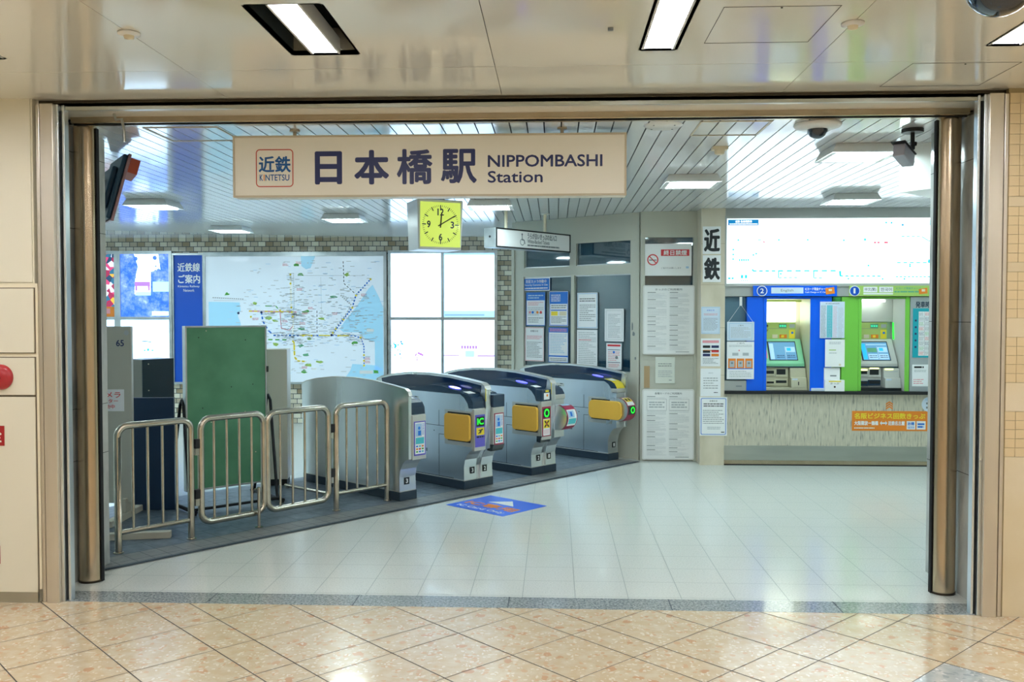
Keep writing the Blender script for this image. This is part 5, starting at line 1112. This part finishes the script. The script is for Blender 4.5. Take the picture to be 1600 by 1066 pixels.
for i,c_ in enumerate(('red_print','green_print','cyan_print')): m.quad(29*kx,(18+3*i)*ky,36*kx,(21+3*i)*ky,.0065,c_)
m.build('notice_sheet',e)
# hanging notice
x0,y0,x1,y1=FT.box(1135.5,503,1178,592.5,.012); w,h=x1-x0,y1-y0
e=thing('hanging_notice','two white sheets hung by a string in front of the service window','notice',M=FT.M@Matrix.Translation((x0,y0,.02)))
m=MB(); m.box(0,w,h*.67,h,0,.002,'paper_blue'); z=.0032; [m.quad(a,c,b,d,z,'sky_print') for a,b,c,d in rects(w*.07,w*.93,h*.69,h*.975,[(w*.09,w*.91,h*.70,h*.965)])]; m.text('ご案内',w*.4,h*.925,w*.6,h*.95,z,'grey_print'); m.greek(w*.14,h*.72,w*.86,h*.91,8,z,'pale_grey_print',.35,.4,3); m.build('upper_sheet',e)
m=MB(); m.box(0,w*1.0,0,h*.655,0,.002,'paper'); m.text('ご案内',w*.36,h*.615,w*.64,h*.64,z,'grey_print'); m.greek(w*.08,h*.56,w*.92,h*.60,2,z,'pale_grey_print',.4); m.disc(w*.45,h*.5,w*.03,z,'pink_print',10); m.quad(w*.2,h*.41,w*.42,h*.46,z,'pale_grey_print'); m.quad(w*.58,h*.41,w*.8,h*.46,z,'pale_grey_print')
for i in range(3): m.quad(w*(.05+.31*i),h*.19,w*(.33+.31*i),h*.36,z,'orange_print'); m.quad(w*(.10+.31*i),h*.21,w*(.28+.31*i),h*.32,z+.001,'pale_grey_print'); m.disc(w*(.19+.31*i),h*.28,w*.04,z+.002,'grey_print',10)
m.quad(w*.04,h*.175,w*.96,h*.19,z,'blue_print'); m.greek(w*.1,h*.03,w*.9,h*.15,4,z,'pale_grey_print',.35,.5,9); m.build('lower_sheet',e)
hk=FT.hit(1157.5,476,.02); m=MB(); m.tube([(w*.04,h-.005,.001),(hk[0]-x0,hk[1]-y0,.001),(w*.96,h-.005,.001)],.0022,'white_print',6); m.build('string',e)
zt_=FT.hit(1157,464,.02)[1]; m=MB(); m.box(hk[0]-x0-.014,hk[0]-x0+.014,hk[1]-y0-.012,zt_-y0,-.004,.004,'white_plastic'); m.build('hook',e,bevel=.003)
# fare chart and leaflet column between the machines
def d_chart(m,w,h,z): m.text('車内補充券料金表',w*.22,h*.93,w*.78,h*.965,z,'grey_print',.01); m.quad(w*.28,h*.02,w*.50,h*.90,z,'cyan_print'); m.greek(w*.04,h*.02,w*.24,h*.9,26,z,'grey_print',.35,.2,1); m.greek(w*.30,h*.03,w*.48,h*.89,20,z+.001,'sky_print',.35,.1,2); m.greek(w*.54,h*.02,w*.70,h*.88,22,z,'pink_print',.25,.2,3); m.greek(w*.74,h*.02,w*.95,h*.84,22,z,'pale_grey_print',.3,.3,4)
flat('fare_chart','narrow blue-columned fare chart between the two ticket machines','chart',FT,(1281,471.5,1319.5,528.5),.012,.004,'paper_blue',d_chart)
def d_leaf(m,w,h,z): m.greek(w*.2,h*.82,w*.8,h*.92,2,z,'pale_grey_print',.4); m.quad(w*.2,h*.60,w*.55,h*.63,z,'lime_print'); m.greek(w*.2,h*.48,w*.6,h*.53,1,z,'pale_grey_print',.5); m.disc(w*.76,h*.08,w*.06,z,'smoke_ivory',10)
flat('leaflet_sheet','blank-looking white leaflet hung below the fare chart','leaflet',FT,(1289,530.5,1319.5,573.5),.03,.006,'board_white',d_leaf)
x0,y0,x1,y1=FT.box(1289,575,1320,611,.05); y0=ZL; w,h=x1-x0,y1-y0
e=thing('ticket_box','white collection box with keyhole standing on the ledge','box',M=FT.M@Matrix.Translation((x0,y0,-.015)))
m=MB(); m.box(0,w,0,h*.48,-.0,.062,'board_white'); m.box(0,w*.8,h*.481,h,0,.035,'board_white'); m.build('body',e,bevel=.003)
m=MB(); m.quad(w*.2,h*.40,w*.82,h*.45,.0632,'yellow_print'); m.text('きっぷ',w*.28,h*.30,w*.72,h*.37,.0632,'grey_print',.01); m.disc(w*.5,h*.19,w*.05,.0632,'bronze_dark',14); m.quad(w*.3,h*.63,w*.62,h*.68,.0362,'grey_print'); m.build('face_print',e)
m=MB(); p=FT.box(1268,604,1290,611,.03); m.box(p[0],p[2],ZL,ZL+.03,0,.03,'paper_blue'); m.build('leaflet_tray',M=FT.M,bevel=.002,label='pale tray on the ledge left of the collection box',cat='tray')
# orange business ticket sticker
def d_biz(m,w,h,z):
    m.text('名阪ビジネス回数きっぷ',w*.03,h*.60,w*.97,h*.90,z,'yellow_print',.05)
    m.text('大阪難波ー鶴橋',w*.03,h*.28,w*.35,h*.50,z,'white_print',.03); m.text('近鉄名古屋',w*.48,h*.28,w*.70,h*.50,z,'white_print',.03)
    m.strip((w*.385,h*.39),(w*.455,h*.39),h*.07,z,'white_print'); m.poly([(w*.37,h*.39),(w*.395,h*.50),(w*.395,h*.28)],z,'white_print'); m.poly([(w*.47,h*.39),(w*.445,h*.28),(w*.445,h*.50)],z,'white_print')
    m.quad(w*.725,h*.08,w*.84,h*.50,z,'white_print'); m.quad(w*.855,h*.08,w*.975,h*.50,z,'white_print'); m.text('お得',w*.74,h*.28,w*.825,h*.45,z+.001,'blue_print',.04); m.greek(w*.74,h*.12,w*.825,h*.24,2,z+.001,'blue_print',.5); m.greek(w*.87,h*.14,w*.96,h*.42,2,z+.001,'blue_print',.6); m.greek(w*.03,h*.10,w*.30,h*.18,1,z,'sign_cream',.7,0,2)
flat('ticket_advert','orange advert strip with yellow headline on the travertine wall','advert',FT,(1331,642.5,1449,673.5),.0,.002,'orange_print',d_biz)
m=MB(); x0,y0,x1,y1=FT.box(1384,628,1395,641,0); xm=(x0+x1)/2; hh=y1-y0
for i in range(3):
    b=y0+hh*(.05+.28*i); m.add([(x0,b,.002),(xm,b+hh*.28,.002),(x1,b,.002),(x1,b+hh*.18,.002),(xm,b+hh*.46,.002),(x0,b+hh*.18,.002)],[(0,1,4,5),(1,2,3,4)],'orange_print')
m.build('arrow_sticker',M=FT.M,label='small orange triple-chevron sticker above the orange advert',cat='sticker')
x0,y0,x1,y1=FT.box(1440,621,1464,643,0); m=MB(); m.cyl(((x0+x1)/2,(y0+y1)/2,.0006),((x0+x1)/2,(y0+y1)/2,.003),(x1-x0)/2,'paper_blue',32); cx,cy=(x0+x1)/2,(y0+y1)/2
for i in (-1,1):
    for j in (-1,1): m.quad(cx+i*.022-.012,cy+j*.022-.022,cx+i*.022+.012,cy+j*.022-.002,.0045,'grey_print')
m.greek(cx-.045,cy+.035,cx+.045,cy+.06,2,.0045,'sky_print',.5); m.build('round_sticker',M=FT.M,label='round pale blue sticker right of the orange advert',cat='sticker')
# ------------------------------------------------------------------ passage wall fittings
FW=Frame((0,4.90,0),(1,0,0))
e=thing('hydrant_cabinet','cream wall cabinet with three doors at the left','cabinet',M=FW.M)
x1=FW.hit(62,600)[0]; xd=FW.hit(57,600)[0]; xq=-3.75; ZY=lambda p:FW.hit(40,p)[1]
m=MB(); m.box(xq-.06,x1,.075,ZY(443),0,.008,'cream_edge'); m.build('frame',e)
for a,b in ((ZY(551),ZY(451)),(ZY(617),ZY(559)),(ZY(924),ZY(620))):
    m=MB(); m.box(xq,xd,a,b,.010,.020,'cream_panel'); 
    m.build('door',e,bevel=.002)
m=MB()
for a,b in ((ZY(551),ZY(451)),(ZY(617),ZY(559)),(ZY(924),ZY(620))): m.box(xq-.004,xd+.005,a-.005,b+.005,.008,.0095,'cream_groove')
m.build('shadow_gap',e)
m=MB(); rx0,rx1=FW.hit(11,680)[0]-.27,FW.hit(10.5,680)[0]; rz0,rz1=ZY(696),ZY(665)
m.box(rx0,rx1,rz0,rz1,.0205,.023,'deep_red'); m.text('消火栓',rx0+.02,rz0+.016,rx1-.014,rz1-.016,.0245,'sign_cream',.02)
m.box(rx0,FW.hit(4,866)[0],ZY(880),ZY(852),.0205,.023,'deep_red'); m.build('red_label',e)
c=FW.hit(5,589); e=thing('fire_alarm_button','round red fire alarm call point on the cabinet','fire alarm',M=FW.M@Matrix.Translation((c[0],c[1],.0205)))
m=MB(); m.lathe([(0.0005,.030),(.03,.030),(.058,.022),(.070,.008),(.070,0)],'alarm_red',36); m.build('housing',e)
m=MB(); m.cyl((0,-.005,.0305),(0,-.005,.036),.016,'black_matt',20); m.build('button',e)
m=MB(); m.cyl((0,-.05,.024),(0,-.05,.029),.006,'led_white' if 0 else 'white_print',12); m.build('lamp',e)
# acrylic edge strip on the right reveal
m=MB(); m.box(2.288,2.2985,5.36,5.372,.95,1.97,'sky_print'); m.build('poster_holder_edge',label='thin pale blue vertical strip on the right marble reveal',cat='strip')
# ------------------------------------------------------------------ world, camera, view
w=bpy.data.worlds.new('World'); bpy.context.scene.world=w; w.use_nodes=True; w.node_tree.nodes['Background'].inputs[0].default_value=(.8,.85,.9,1); w.node_tree.nodes['Background'].inputs[1].default_value=.2
cd=bpy.data.cameras.new('camera'); cam=bpy.data.objects.new('camera',cd); C.objects.link(cam)
cd.sensor_width=36; cd.lens=F/1600*36; cd.clip_start=.05
cam.location=(0,0,H); cam.rotation_euler=(math.pi/2-PIT,0,YAW)
bpy.context.scene.camera=cam
vs=bpy.context.scene.view_settings; vs.view_transform='Standard'; vs.look='None'; vs.gamma=1; vs.use_curve_mapping=False; vs.exposure=1.6
